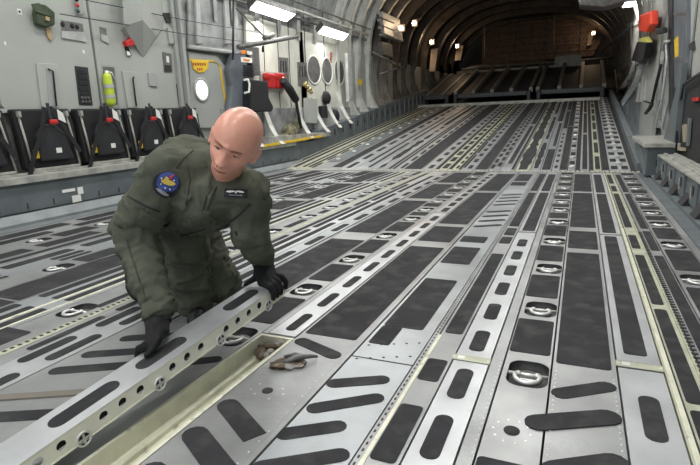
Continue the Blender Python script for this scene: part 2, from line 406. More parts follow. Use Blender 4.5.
tray(-1.973, -1.784, [(2.22, HY - .07)], 'far floor tray with two rows of grip pads behind the man', mk=pills(-1.955, -1.905, 2.3, 7.4, 1.3, 1.22) + pills(-1.87, -1.82, 2.3, 7.4, 1.6, 1.5))
# ---------------------------------------------------------------- tie-down rings
def make_ring():
    e = empty('tie_down_ring', (0, 0, 0), 'x', 'tie-down ring')
    c = MB(); prof = [(.985, -.001), (.985, -.0265), (.9, -.029), (.55, -.0295), (.0001, -.029)]; n = 28; vs = []
    ctr = rrect(-.066, .066, -.093, .093, .045, 6); n = len(ctr)
    for s_, z in prof: vs += [(x * s_, y * s_, z) for x, y in ctr]
    fs = [(i * n + k, i * n + (k + 1) % n, (i + 1) * n + (k + 1) % n, (i + 1) * n + k)[::-1] for i in range(len(prof) - 1) for k in range(n)]
    c.add(vs, fs, 0, True); c.build('cup', [mat('cup_dark', (.035, .035, .035), .6, .2, .3, 20)], e)
    dm = MB(); dm.ball((0, .022, -.030), .050, 18, 0, (.95, 1.0, .34)); dm.build('dome', [mat('dome_grey', (.13, .13, .125), .55, .2, .3, 25)], e)
    r = MB(); pts = [(-.034, .002, -.003)] + [(-.040 * math.cos(a), -.026 - .044 * math.sin(a), .002) for a in [PI * i / 10 for i in range(11)]] + [(.034, .002, -.003)]
    r.tube(pts, .0078, 8); r.build('ring', [M_steel], e)
    p = MB(); p.tube([(-.064, -.002, -.004), (.064, -.002, -.004)], .006, 8); p.box(-.022, .022, -.026, -.018, -.016, -.010)
    p.ball((-.03, -.004, -.002), .010, 8); p.ball((.03, -.004, -.002), .010, 8); p.build('hinge_pin', [M_steel], e)
    return e
ring0 = make_ring(); first = True
rows = [(-.118, RA, 'in row just right of picture centre'), (.575, RG, 'in row along the right-hand rail'), (-1.262, RH, 'in row aligned with the lifted tray end'),
        (-2.2, RQ, 'in row passing the kneeling man'), (-3.0, RP, 'in row left of the broad dark strip'), (-3.9, RO, 'in row nearest the left rail')]
for X, ys, where in rows:
    for i, y in enumerate(ys):
        o = ring0 if first else copy_tree(ring0); first = False
        o.location = (X, y, 0); o['label'] = 'recessed ring, %s %s' % (ORD[i], where)
        if y in (2.31, 3.6, 4.75): pass
        o['group'] = 'tie-down rings in the cargo floor'
# damaged fitting by the slot
d = MB(); vs = []; rr = random.Random(3)
for i in range(22):
    a = 2 * PI * i / 22; r = 1 + .35 * (rr.random() - .5); vs.append((-.925 + .062 * r * math.cos(a) , 1.47 + .045 * r * math.sin(a) + .02 * math.cos(a), .004 + .010 * rr.random()))
ctr = len(vs); vs.append((-.93, 1.475, .022)); d.add(vs, [(i, (i + 1) % 22, ctr) for i in range(22)], 0); d.add([(v[0], v[1], .001) for v in vs[:22]] , [tuple(range(21, -1, -1))], 0)
for i in range(22): pass
e = empty('torn_fitting', (-.92, 1.47, 0), 'torn rusty floor fitting lying open beside the end of the slot', 'damaged fitting')
d.build('torn_plate', [M_dirt], e)
d = MB(); d.tube([(-.95, 1.45, .01), (-.90, 1.48, .03), (-.865, 1.52, .022), (-.845, 1.545, .012)], [.008, .012, .009, .005], 8); d.tube([(-.96, 1.50, .012), (-.92, 1.515, .026), (-.88, 1.52, .02)], .006, 7)
d.build('metal_scrap', [M_cup], e)
d = MB()
for k in range(16): d.ball((-1.135 + .085 * rr.random(), 1.56 + .09 * rr.random(), -.07 + .05 * rr.random()), .014 + .012 * rr.random(), 7)
d.tube([(-1.15, 1.62, -.03), (-1.10, 1.60, -.01), (-1.05, 1.64, -.02)], .012, 8)
tag(d.build('latch_remains', [M_dirt]), 'corroded brown latch at the far end of the open slot', 'latch')
# ---------------------------------------------------------------- RAMP
rp = MB(); RL = 9.5
rp.box(-4.75, .70, 0, RL, -.14, -.012, 2)
def rcol(x0, x1, m=0): rp.box(x0 + .004, x1 - .004, .03, RL, -.012, 0, m)
rings_r = []
def rpad(x0, x1, a, b, m=1): pad(rp, x0, x1, a, b, .015, m, h=.004)
def rrows(x0, x1, pitch, L, a=.15, m=1):
    y = a
    while y + L < RL - .05: rpad(x0, x1, y, y + L, m); y += pitch
rcol(.385, .64, 3); 
for k in range(19):
    y = .15 + k * .48; rpad(.41, .49, y, y + .2); rpad(.535, .615, y, y + .2); rings_r.append((.512, y + .34, 'on the ramp right edge'))
rcol(.30, .38, 0); rpad(.305, .375, .1, 9.3)
rcol(.19, .295, 4); rrows(.215, .275, 1.15, .85)
rcol(.145, .187, 0); rpad(.15, .182, .1, 9.3)
rcol(.02, .14, 3); 
for a, b in ((.15, 3.0), (3.2, 6.0), (6.2, 9.2)): rpad(.05, .115, a, b)
rcol(-.03, .018, 0); rpad(-.026, .014, .1, 9.3)
rcol(-.135, -.033, 3); 
for k in range(14): 
    y = .25 + k * .66; rpad(-.12, -.05, y + .2, y + .42); rings_r.append((-.085, y, 'in ramp row near the right side'))
rcol(-.235, -.138, 0); rpad(-.23, -.145, .1, 4.0); rpad(-.23, -.145, 4.1, 9.3)
rcol(-.34, -.237, 3); 
for k in range(8): rpad(-.31, -.27, .2 + k * .4, .36 + k * .4)
rpad(-.325, -.25, 3.8, 6.5); rpad(-.325, -.25, 6.7, 9.3)
rcol(-.49, -.343, 3); rpad(-.47, -.36, .1, 1.6); rpad(-.42, -.37, 1.9, 4.5); rpad(-.47, -.37, 4.8, 9.2)
rcol(-.62, -.493, 3); jag(rp, -.60, -.51, .2, 2.2, 'lr', h=.004); jag(rp, -.59, -.52, 2.6, 5.5, 'lr', h=.004); jag(rp, -.60, -.53, 6, 9.2, 'lr', h=.004)
rcol(-.83, -.623, 4); jag(rp, -.825, -.63, .1, 9.3, 'lr', step=.16, amp=.05, h=.004)
rcol(-1.04, -.833, 3); rpad(-.985, -.92, .5, 4.2); rpad(-1.0, -.90, 4.5, 9.2); rpad(-.885, -.85, .1, 9.2)
rcol(-1.21, -1.043, 0); rrows(-1.19, -1.14, .42, .26); rrows(-1.11, -1.06, .42, .26, .3)
rcol(-1.40, -1.213, 0); rpad(-1.395, -1.225, .1, 9.3)
rcol(-1.60, -1.403, 3); rrows(-1.52, -1.46, .45, .22)
for k in range(8): rpad(-1.59, -1.56, .2 + k * 1.15, 1.2 + k * 1.15)
rcol(-1.80, -1.603, 4); rrows(-1.70, -1.66, .34, .2); rpad(-1.79, -1.74, .1, 9.2); rpad(-1.645, -1.61, .1, 9.2)
rcol(-2.0, -1.803, 4); rpad(-1.99, -1.94, .1, 9.3); rrows(-1.91, -1.83, .5, .33)
rcol(-2.2, -2.003, 3); rrows(-2.13, -2.06, .5, .24)
rcol(-2.5, -2.203, 0); rpad(-2.49, -2.22, .1, 9.3)
rcol(-2.62, -2.503, 3); rrows(-2.58, -2.53, .55, .36)
rcol(-2.78, -2.623, 3); rpad(-2.76, -2.72, .1, 9.3); rpad(-2.69, -2.65, .1, 9.3)
rcol(-3.05, -2.783, 3); jag(rp, -3.0, -2.84, .1, 4.5, 'lr', step=.22, amp=.09, h=.004); rpad(-3.0, -2.9, 4.7, 9.3)
rcol(-3.35, -3.053, 3); rpad(-3.30, -3.25, .6, 6); rpad(-3.15, -3.10, .2, 2.4); rpad(-3.15, -3.10, 2.7, 9.0)
rcol(-3.6, -3.353, 3); rrows(-3.52, -3.44, .7, .45)
rcol(-3.80, -3.603, 0); rpad(-3.79, -3.62, .2, 9.3)
rcol(-4.1, -3.803, 0); rpad(-4.08, -3.83, .6, 9.3, 6)
for k in range(12): rings_r.append((-3.95, .8 + k * .72, 'in dark bluish strip at ramp left'))
rcol(-4.4, -4.103, 4); rpad(-4.37, -4.32, .2, 9.2); rpad(-4.26, -4.2, .2, 9.2); rrows(-4.17, -4.12, .6, .4)
rcol(-4.75, -4.403, 4); rpad(-4.7, -4.62, .2, 9.2); rpad(-4.56, -4.48, .2, 9.2)
ANG = math.atan(.1147)
rampo = rp.build('loading_ramp', FM, local=True); rampo.location = (0, HY + .04, .002); rampo.rotation_euler = (ANG, 0, 0); struct(rampo)
def rampz(y): return .1147 * (y - HY - .04)
# small raised rings on the ramp
e = empty('ramp_ring', (0, 0, 0), 'x', 'tie-down ring'); q = MB(); q.tube([(.035 * math.cos(2 * PI * i / 14), .045 * math.sin(2 * PI * i / 14), .014) for i in range(14)], .010, 6, closed=True); q.build('ring', [M_steel], e)
q = MB(); q.box(-.03, .03, -.022, .022, .003, .012); q.build('base', [M_cream], e)
cnt = {}
for i, (x, s_, w) in enumerate(rings_r):
    o = e if i == 0 else copy_tree(e); o.location = (x, HY + .04 + s_ * math.cos(ANG), .003 + s_ * math.sin(ANG)); o.rotation_euler = (ANG, 0, 0)
    cnt[w] = cnt.get(w, -1) + 1; k = cnt[w]
    o['label'] = 'small ring, %s the ramp foot %s' % ((ORD + ['seventeenth nearest', 'eighteenth nearest', 'nineteenth nearest'])[k], w); o['group'] = 'small rings on the ramp'
# ================================================================ LIFTED TRAY
TA = Vector((-1.325, .06, .012)); TB = Vector((-1.142, 1.725, .222))     # axis of the tray top, near -> far
tu = (TB - TA).normalized(); tx = Vector((1, 0, 0)); tx = (tx - tu * tx.dot(tu)).normalized(); tn = tx.cross(tu).normalized(); TL = (TB - TA).length
TM = Matrix.Translation(TA) @ Matrix((tx, tu, tn)).transposed().to_4x4()     # local: x across, y along, z up
def plane_hit(px, py, P0, N): r = ray(px, py); o = Vector((0, 0, H)); t = (P0 - o).dot(N) / r.dot(N); return o + r * t
def tl(px, py): return TM.inverted() @ plane_hit(px, py, TA, tn)
TW = .062
e = empty('roller_tray', tuple(TA), 'long pale metal roller tray being lifted out of the floor by the gloved hands', 'roller tray')
b = MB(); b.box(-TW, TW, 0, TL, -.005, 0); b.build('tray_top', [M_tray], e, xf=TM, bevel=.0015)
for (a0, a1, h0, h1) in (((55, 430), (122, 383), 0, 0), ((138, 369), (187, 338), 0, 0), ((219, 309), (246, 288), 0, 0)):
    p, q = tl(*a0), tl(*a1); b = MB(); pad(b, -.028, .026, min(p.y, q.y), max(p.y, q.y), .027, m=0, z=.0, h=.0015); b.build('grip_pad', [M_grip], e, xf=TM)
b = MB(); pad(b, -.028, .026, .1, .45, .027, m=0, h=.0015)
b.build('grip_pad', [M_grip], e, xf=TM)
M_tside = mat('tray_side', (.74, .73, .63), .45, .1, .1, 10)
# side walls with round holes: cell() in (along, height) mapped on each side
for sx in (1, -1):
    b = MB(); HT = .056; y = 0.0; k = 0; pitch = .0625
    while y < TL - .001:
        y2 = min(y + pitch, TL)
        if min(abs((y + y2) / 2 - q_) for q_ in (tl(80, 424).y, tl(163, 372).y, tl(222, 328).y, tl(267, 294).y)) < .03 or y2 - y < .06: b.add([(y, -HT, 0), (y2, -HT, 0), (y2, 0, 0), (y, 0, 0)], [(0, 1, 2, 3)], 0)
        else:
            c = (y + y2) / 2; cell(b, y, y2, -HT, 0, c - .014, c + .014, -.042, -.014, 0, 0, .004, .014)
        y = y2; k += 1
    MM = TM @ Matrix(((0, 0, 1, sx * TW), (1, 0, 0, 0), (0, 1, 0, 0), (0, 0, 0, 1))) if sx == 1 else TM @ Matrix(((0, 0, -1, sx * TW), (1, 0, 0, 0), (0, 1, 0, 0), (0, 0, 0, 1)))
    b.build('side_rail', [M_tside], e, xf=MM)
b = MB(); b.box(-TW, TW, TL - .004, TL, -.03, -.001); b.box(TW - .002, TW + .004, 0, TL, -.0585, -.056); b.build('end_plate', [M_cream], e, xf=TM)
b = MB(); b.box(.030, .034, TL * .42, TL - .01, -.052, -.006); b.build('inner_shade', [M_seam], e, xf=TM)  # added dark strip, stands for the shade inside the tray
ys_roll = [tl(80, 424).y, tl(163, 372).y, tl(222, 328).y, tl(267, 294).y, .18]
for yy in ys_roll:
    yy = min(yy, TL - .06)
    r = MB(); r.lathe((-TW + .006, yy, -.05), (1, 0, 0), [(.0001, 0), (.020, 0), (.020, TW * 2 - .003), (.0001, TW * 2 - .003)], 18)
    ro = r.build('roller', [M_dark], e, xf=TM)
    r = MB(); r.tube([(TW + .003, yy + .020 * math.cos(2 * PI * i / 18), -.05 + .020 * math.sin(2 * PI * i / 18)) for i in range(18)], .0035, 6, closed=True)
    r.box(TW - .002, TW + .005, yy - .003, yy + .003, -.066, -.034); r.box(TW - .002, TW + .005, yy - .016, yy + .016, -.053, -.047); r.build('roller_cap', [M_steel], ro, xf=TM)

# ================================================================ LEFT SIDE
XW = -5.0
lw = MB(); lw.box(-5.2, -5.12, -1.2, 24.3, .2, 2.35, 0); struct(lw.build('wall_left', [M_wall2]))
def LP(mb, pts, X=XW, t=.02, m=0):
    """solid panel: outline given on the plane X, thickness t towards the room"""
    mb.prism([onX(px, py, X) for px, py in pts], (t, 0, 0), m); return mb
def LB(mb, x0, y0, x1, y1, X=XW, t=.02, m=0):
    a = onX((x0 + x1) / 2, y0, X); b = onX((x0 + x1) / 2, y1, X); l = onX(x0, (y0 + y1) / 2, X); r = onX(x1, (y0 + y1) / 2, X)
    mb.box(X, X + t, min(l.y, r.y), max(l.y, r.y), min(a.z, b.z), max(a.z, b.z), m); return mb
# rail: gutter, face, ledge
g = MB(); g.box(-4.76, -4.45, -1.2, 8.4, -.02, .004, 0); g.box(-4.80, -4.70, -1.2, 8.4, .0, .10, 0)
g.prism([(-4.76, -1.2, .10), (-4.66, -1.2, .10), (-4.60, -1.2, .03), (-4.60, -1.2, .0), (-4.76, -1.2, .0)], (0, 9.6, 0), 0); struct(g.build('trim_1', [mat('gutter', (.19, .21, .22), .5, .1, .2, 5)]))
r = MB(); r.box(-5.1, -4.76, -1.2, 8.3, .10, .365, 0)
for k in range(30):
    y = .2 + k * .27; r.box(-4.762, -4.755, y, y + .012, .12, .18, 1)
rl = struct(r.build('side_rail', [M_rail, M_seam], bevel=.004))
r = MB(); r.box(-5.12, -4.72, -1.2, 8.3, .366, .43, 0); r.box(-4.90, -4.87, -1.2, 8.3, .43, .45, 0); r.build('ledge', [M_ledge], rl, bevel=.004)
r = MB(); LB(r, 77.5, 187, 83, 194, -4.757, .004); LB(r, 72, 195, 81, 202, -4.757, .004); LB(r, 62, 189, 75, 192, -4.757, .003)
tag(r.build('placard', [M_white]), 'small white stickers on the blue-grey left side rail', 'sticker')
# lower wall behind the seats
w = MB(); w.box(-5.12, -5.06, -1.2, 5.75, .43, 1.06, 0); w.box(-5.12, -5.0, -1.2, 5.75, 1.02, 1.06, 0); struct(w.build('trim_2', [M_wall]))
# equipment cabinets
def cabinet(y0, y1, z0, z1, label):
    e = empty('equipment_cabinet', (-5.06, y0, z0), label, 'wall cabinet')
    b = MB(); b.prism([(-5.12, y, z) for y, z in rrect(y0, y1, z0, z1, .05)], (.12, 0, 0)); b.build('body', [M_wall], e, bevel=.008); return e
c0 = cabinet(1.9, 3.235, 1.055, 2.75, 'grey wall cabinet at the left edge of the picture')
c1 = cabinet(3.26, 4.385, 1.055, 2.75, 'large grey wall cabinet with a green pouch and a black rack panel on it')
c2 = cabinet(4.415, 5.75, 1.055, 2.75, 'grey wall cabinet holding the yellow-green extinguisher')
def pull(par, x0, y0, x1, y1):
    b = MB(); LP(b, [(x0, y0), (x1 - 2, y0 + 1), (x1, y1), (x0 + 6, y1)], XW, .018); o = b.build('handle_housing', [M_wall], par, bevel=.006)
    b = MB(); LP(b, [(x0 + 10.5, y0 + 5), (x1 - 6, y0 + 7), (x1 - 1, y1 - 2), (x0 + 14, y1 - 2)], XW + .018, .006); b.build('handle_plate', [M_wall2], o)
    a = onX(x0 + 13, y0 + 6, XW + .03); c = onX(x1 - 1.5, y1 - 2, XW + .03); m_ = onX(x1 - 5, y0 + 8, XW + .045)
    b = MB(); b.tube([a, m_, c], .009, 6); b.build('pull_bar', [M_black], o)
pull(c1, 35, 63, 58, 108); pull(c2, 121, 71, 138, 108)
def recess(par, pts, inner, name='recess'):
    b = MB(); LP(b, pts, XW, .004, 0)
    n = len(pts); LP(b, inner, XW + .004, .0015, 1); LP(b, [inner[3], inner[2], (pts[2][0], pts[2][1]), (pts[3][0], pts[3][1])], XW + .005, .012, 2)
    return b.build(name, [M_wall2, M_cup, M_frame], par)
rc = recess(c1, [(60, 19), (83, 23), (86, 42), (61, 38)], [(61, 20), (82.5, 24), (83.5, 32), (61.5, 31)])
for px, py in ((62.5, 24.5), (72, 26), (77, 27)):
    b = MB(); p = onX(px, py, XW + .006); b.lathe(p, (1, 0, 0), [(.024, 0), (.024, .006), (.0001, .006)], 12); b.build('socket', [M_black], rc)
rc = recess(c2, [(99, 26), (106, 28), (108.5, 44), (101, 40)], [(99.5, 27), (106, 28.5), (106.8, 36), (100, 34)])
b = MB(); LP(b, [(74.5, 66), (87.5, 67.5), (92.5, 105.5), (79, 105)], XW, .006, 0)
rk = b.build('rack_panel', [M_dark], c1)
b = MB()
for k in range(5):
    y = 70 + k * 5.6; LP(b, [(77 + k * .7, y), (86 + k * .7, y + .8), (86.6 + k * .7, y + 4.5), (77.6 + k * .7, y + 3.9)], XW + .006, .006)
for i in range(3):
    for j in range(2): p = onX(81.5 + i * 3.2 + j, 97.5 + j * 4, XW + .008); b.box(p.x, p.x + .012, p.y - .014, p.y + .014, p.z - .012, p.z + .012, 1)
b.build('rack_module', [M_black, M_cup], rk)
# white marks, button panel
for q4 in ((17.5, 9, 21.5, 14.5), (4, 41.5, 6, 45), (82.5, 50, 84.5, 53.5)): b = MB(); LB(b, *q4, XW, .003); b.build('stencil_mark', [M_white], c1)
b = MB(); LB(b, 18.9, 10.5, 20.1, 13, XW + .003, .001); LB(b, 18.2, 11.2, 20.8, 12.3, XW + .003, .001); b.build('stencil_cross', [M_seam], c1)
b = MB(); LP(b, [(73, -4), (80, -4), (83, 14), (76, 15)], XW, .03); bp_ = b.build('switch_plate', [M_wall2], c1, bevel=.004)
for nm, px, py, m_ in (('button', 77, 5.3, M_red), ('button', 77.6, 11, mat('teal_dark', (.01, .06, .06), .4)), ('button', 76.3, -.5, M_black)):
    b = MB(); b.lathe(onX(px, py, XW + .03), (1, 0, 0), [(.022, 0), (.02, .012), (.0001, .014)], 12); b.build(nm, [m_], bp_)
# pouch
M_olive = mat('olive_cloth', (.055, .075, .045), .9, 0, .3, 18, .4, 40); M_tan = mat('tan_strap', (.42, .30, .17), .85)
e = empty('green_pouch', tuple(onX(40, 16, XW)), 'olive green pouch hanging on the upper left cabinet with a tan strap end', 'pouch')
b = MB(); LP(b, [(32, 5), (41, 5), (51, 13), (51, 26), (42, 28), (33, 25), (31, 14)], XW + .002, .07); b.build('pouch_body', [M_olive], e, bevel=.02)
b = MB(); LP(b, [(30.5, 4), (38, 3), (52, 11), (50, 17), (34, 12)], XW + .07, .015); b.build('flap', [M_olive], e, bevel=.006)
b = MB(); LP(b, [(45, 27), (49, 27), (51.5, 35), (51.5, 42), (47.5, 38)], XW + .01, .012); b.build('strap_end', [M_tan], e, bevel=.003)
b = MB(); LP(b, [(45.5, 16), (49.5, 17.5), (49.5, 21), (45.5, 20)], XW + .087, .004); b.build('white_patch', [M_tan], e)
# extinguisher niche
b = MB(); LP(b, [(101, 64.5), (115, 65.5), (120, 107), (105, 107)], XW, .004, 0); LP(b, [(102.5, 66.5), (114, 67.5), (118, 104.5), (106.5, 104.5)], XW + .004, .003, 1)
b.build('extinguisher_niche', [M_wall2, M_cup], c2)
e = empty('fire_extinguisher', tuple(onX(110, 102, XW + .05)), 'yellow-green fire extinguisher in its wall niche', 'fire extinguisher')
A = onX(110.8, 101.5, XW + .055); B = onX(107, 77, XW + .055)
b = MB(); b.cap2(A, B, .055, .048, 14); b.build('bottle', [M_yg], e)
b = MB(); b.cyl(B, B + Vector((0, 0, .07)), .018, 10); b.tube([B + Vector((0, 0, .06)), B + Vector((.01, .06, .05)), B + Vector((.01, .10, -.04))], .010, 6); b.build('valve', [M_steel], e)
b = MB()
for f_ in (.2, .62):
    q = A + (B - A) * f_; b.lathe(q, (B - A), [(.0575, -.02), (.0575, .02)], 16)
b.build('band', [M_frame], e)
# angular housing and red flag on cabinet 2
b = MB(); P = [onX(px, py, XW) for px, py in ((120, -12), (141, -12), (163, 0), (163, 28), (143, 58), (121, 30))]; q = [onX(px, py, XW + .16) for px, py in ((123, -14), (140, -14), (143, 20))]
vs = P + [onX(122, -12, XW + .14), onX(141, -10, XW + .22), onX(143, 20, XW + .2), onX(156, 36, XW + .08), onX(124, 26, XW + .1)]
bmh = bmesh.new()
for v_ in vs: bmh.verts.new(v_)
bmesh.ops.convex_hull(bmh, input=bmh.verts); bmh.verts.index_update(); b.add([v_.co.copy() for v_ in bmh.verts], [tuple(v_.index for v_ in f_.verts) for f_ in bmh.faces]); bmh.free()
tag(b.build('angular_housing', [M_wall]), 'faceted grey housing standing out of the wall above the fire extinguisher', 'housing')
e = empty('warning_flag', tuple(onX(126, 45, XW)), 'small red remove flag with a white tag end on the grey cabinet', 'red flag')
b = MB(); LP(b, [(122, 42), (126, 40), (128, 37), (131, 42), (131, 46), (124, 47)], XW, .06); b.build('flag', [M_red], e, bevel=.008)
b = MB(); LP(b, [(124, 47), (127, 47), (130.5, 56), (127, 56)], XW, .02); b.build('tag_end', [M_black], e)
b = MB(); LP(b, [(126.5, 51), (129.5, 52), (130.5, 55.5), (127, 55.5)], XW + .02, .004); b.build('white_tip', [M_white], e)
b = MB(); LP(b, [(162, 52), (171, 54), (172, 72.5), (164, 72.5)], XW, .008, 0); LP(b, [(166, 56), (168.5, 56.5), (169, 63), (166.4, 62)], XW + .008, .006, 1); LP(b, [(164.5, 65), (171, 65.5), (171.5, 71.5), (165, 71.5)], XW + .008, .004, 2)
b.build('control_box', [M_cup, M_white, M_seam], c2)
b = MB(); LP(b, [(147, 73), (154, 72), (157, 77), (157, 87), (149, 86)], XW, .02); b.build('oval_cover', [M_wall2], c2, bevel=.006)
b = MB(); LP(b, [(162, 13), (170, 13), (172.5, 22), (166, 23)], XW, .02); b.build('dark_outlet', [M_seam], c2)
b = MB(); LP(b, [(176, 84), (182, 85), (185, 107), (179, 107)], XW, .006); b.build('dark_vent', [M_dark], c2)
b = MB(); LP(b, [(166, 28), (172, 28), (174, 44), (168, 44)], XW, .03); b.build('junction_cover', [M_wall], c2)
b = MB(); b.box(-5.0, -4.95, 5.66, 5.72, 1.06, 2.7); b.box(-5.0, -4.90, 5.74, 5.80, .43, 2.7); struct(b.build('trim_3', [M_wall2], bevel=.006))
# ---- folding seats on the left
def make_seat(label):
    """local: x depth to the room, y along the wall, z up; base at the ledge"""
    e = empty('folding_seat', (0, 0, 0), label, 'folding seat', 'folded sidewall seats on the left')
    b = MB(); b.prism([(.0, .0, .03), (.0, .63, .03), (.0, .57, .60), (.0, -.04, .60)], (.085, 0, 0)); b.build('back_cushion', [M_black], e, local=True, bevel=.015)
    b = MB(); b.prism([(.085, .13, .10), (.085, .50, .10), (.085, .44, .36), (.085, .34, .46), (.085, .20, .46), (.085, .12, .34)], (.06, 0, 0)); b.build('seat_cushion', [mat('black_vinyl', (.02, .021, .024), .5, 0, .2, 10, .3, 25)], e, local=True, bevel=.02)
    for y0, y1 in ((.06, .005), (.585, .51)):
        b = MB(); b.tube([(.10, y0, .03), (.10, (y0 + y1) / 2, .3), (.09, y1, .56)], .011, 8); b.box(.07, .12, y1 - .015, y1 + .015, .53, .585); b.build('side_tube', [M_ledge], e, local=True)
    b = MB(); b.box(.06, .11, .06, .585, .005, .035); b.build('lower_bar', [M_ledge], e, local=True, bevel=.008)
    b = MB(); b.box(-.01, .07, -.02, .56, .585, .605); b.build('top_bar', [M_dark], e, local=True)
    def strap(pts, w=.045):
        s_ = MB()
        for a, c in zip(pts[:-1], pts[1:]):
            a, c = Vector(a), Vector(c); d = (c - a).normalized(); p = Vector((1, 0, 0)).cross(d) * (w / 2); s_.prism([a - p, c - p, c + p, a + p], (.008, 0, 0))
        return s_
    strap([(.15, .24, .62), (.16, .17, .40), (.15, .03, .12), (.12, .0, -.02)]).build('strap', [M_black], e, local=True)
    strap([(.15, .30, .62), (.16, .40, .45), (.15, .57, .16)]).build('strap', [M_black], e, local=True)
    strap([(.16, .27, .66), (.165, .28, .50)], .03).build('strap', [M_dark], e, local=True)
    b = MB(); b.box(.165, .195, .255, .34, .455, .50); b.build('buckle', [M_red], e, local=True, bevel=.01)
    b = MB(); b.prism([(.17, .36, .50), (.17, .44, .46), (.17, .42, .56), (.17, .36, .60)], (.004, 0, 0)); b.build('white_tag', [M_white], e, local=True)
    b = MB(); b.box(.146, .150, .30, .36, .17, .22); b.build('label_plate', [M_white], e, local=True)
    b = MB(); b.box(.10, .13, .08, .13, .13, .22); b.build('yellow_tab', [M_yel], e, local=True, bevel=.01)
    return e
ys = [2.62, 3.32, 4.0, 4.66, 5.33]
seat_lab = ['folded black seat cut off by the left edge of the picture', 'widest folded black seat, under the green pouch at the left', 'folded black seat under the black rack panel, second fully seen from the left', 'folded black seat under the fire extinguisher, third fully seen from the left', 'folded black seat partly hidden by the back of the kneeling man']
s0 = make_seat(seat_lab[0])
for i, y in enumerate(ys):
    o = s0 if i == 0 else copy_tree(s0); o.location = (-4.98, y, .445); o['label'] = seat_lab[i]
# ---- crew door and quilted wall above it
dz = MB(); LP(dz, [(186, 52), (214, 56), (222, 66), (231, 128), (190, 128)], -5.10, .05); d1 = struct(dz.build('door_1', [M_wall2], bevel=.006))
b = MB(); pts = [(189, 59), (213.5, 60.5), (219, 66), (226, 112)]
for a, c in zip(pts[:-1], pts[1:]): b.prism([onX(a[0], a[1], -5.05), onX(c[0], c[1], -5.05), onX(c[0] + 1.6, c[1] + (1.5 if c[1] < 65 else 0), -5.05), onX(a[0] + (0 if a[1] < 63 else 1.6), a[1] + 1.6, -5.05)], (.01, 0, 0))
b.build('yellow_edging', [M_yel], d1)
b = MB(); c_ = onX(201.3, 89.8, -5.05); b.lathe(c_, (1, 0, 0), [(.17, 0), (.17, .02), (.135, .02), (.135, .0)], 24); b.build('window_ring', [M_wall], d1)
b = MB(); b.lathe(c_, (1, 0, 0), [(.138, .004), (.0001, .004)], 24); b.build('window_1', [emis('window_glow', (.88, .95, 1.0), 3.0)], d1)['kind'] = 'structure'
b = MB(); LP(b, [(190.5, 60), (208, 61.5), (207.5, 68), (204, 72), (198, 73), (193, 69)], -5.05, .015); sg = tag(b.build('door_sign', [M_yel], bevel=.004), 'yellow placard with red lettering at the top of the crew door', 'sign')
b = MB()
for i in range(6): LP(b, [(192.5 + i * 2.3, 62.6 + i * .1), (194 + i * 2.3, 62.7 + i * .1), (194.3 + i * 2.3, 65.6), (192.8 + i * 2.3, 65.5)], -5.035, .002)
for i in range(3): LP(b, [(197 + i * 2, 68), (198.3 + i * 2, 68), (198.5 + i * 2, 70.5), (197.2 + i * 2, 70.5)], -5.035, .002)
b.build('lettering', [mat('sign_red', (.35, .05, .02), .6)], sg)
b = MB(); LP(b, [(186, 0), (236, 0), (236, 56), (214, 52), (186, 48)], -5.11, .05); struct(b.build('trim_4', [M_quilt], bevel=.02))
b = MB()
for x0, x1 in ((193, 197), (222, 226)): LP(b, [(x0, -4), (x1, -4), (x1 + 3, 44), (x0 + 2, 44)], -5.06, .05)
LP(b, [(186, 45), (236, 52), (236, 55), (186, 49)], -5.06, .06); struct(b.build('trim_5', [M_frame], bevel=.01))
for px in (233.5,):
    a = onX(px, -6, -4.86); c = onX(px - .5, 60, -4.86); b = MB(); b.tube([a, c], .016, 8); tag(b.build('hanging_pole', [M_dark]), 'thin dark vertical pole in front of the quilted wall beside the crew door', 'pole')
b = MB(); LP(b, [(229, 52), (240, 50), (247, 60), (248, 112), (223, 112), (226, 86), (223, 70)], -5.05, .12); tag(b.build('blue_pad', [M_blue], bevel=.03), 'blue-grey padded cover hanging beside the crew door', 'padded cover')
for k, (a, c) in enumerate((((85, 0), (262, 33)), ((60, 14), (262, 44)))):
    p, q = onX(*a, -4.88), onX(*c, -4.88); b = MB(); b.tube([p, (p + q) / 2 - Vector((0, 0, .02)), q], .005, 5); tag(b.build('control_cable', [M_dark]), ['upper', 'lower'][k] + ' thin dark cable strung along the left wall above the cabinets', 'cable')
M_rib = mat('rib_white', (.60, .61, .58), .42, .05, .15, 6)
# ---- left wall beyond the door
b = MB(); LP(b, [(243, 14), (300, 32), (306, 112), (246, 118)], -5.10, .05); LP(b, [(296, 30), (346, 42), (352, 108), (300, 112)], -5.10, .05); struct(b.build('trim_6', [mat('panel_cream', (.52, .52, .46), .5, .0, .1, 4)], bevel=.006))
b = MB()
for px in (262, 276, 287, 303, 322): LP(b, [(px, 10), (px + .6, 10), (px + 4.6, 110), (px + 4, 110)], -5.05, .004)
struct(b.build('trim_7', [M_seam]))
e = empty('gauge_box', tuple(onX(246, 58, -5.05)), 'box with orange and white stickers beside the blue pad', 'equipment box')
b = MB(); LP(b, [(239, 47), (253, 48), (254.5, 76), (241, 76)], -5.05, .12); b.build('box', [M_cup], e, bevel=.006)
b = MB(); LP(b, [(241, 50), (246, 50.5), (246, 54), (241, 54)], -4.93, .004, 0); LP(b, [(247, 51), (252, 51.5), (252, 55), (247, 54.5)], -4.93, .004, 1); LP(b, [(240.5, 57), (252, 58), (252, 63), (241, 62)], -4.93, .004, 1); LP(b, [(243, 58.5), (250, 59.5), (249, 61.5), (244, 61)], -4.93 + .004, .003, 0); b.build('sticker', [mat('orange', (.7, .22, .03), .5), M_white], e)
b = MB()
for k in range(5): LP(b, [(243, 65 + k * 2.4), (253, 65.6 + k * 2.4), (253, 67 + k * 2.4), (243, 66.4 + k * 2.4)], -4.93, .012)
b.build('grille', [M_dark], e)
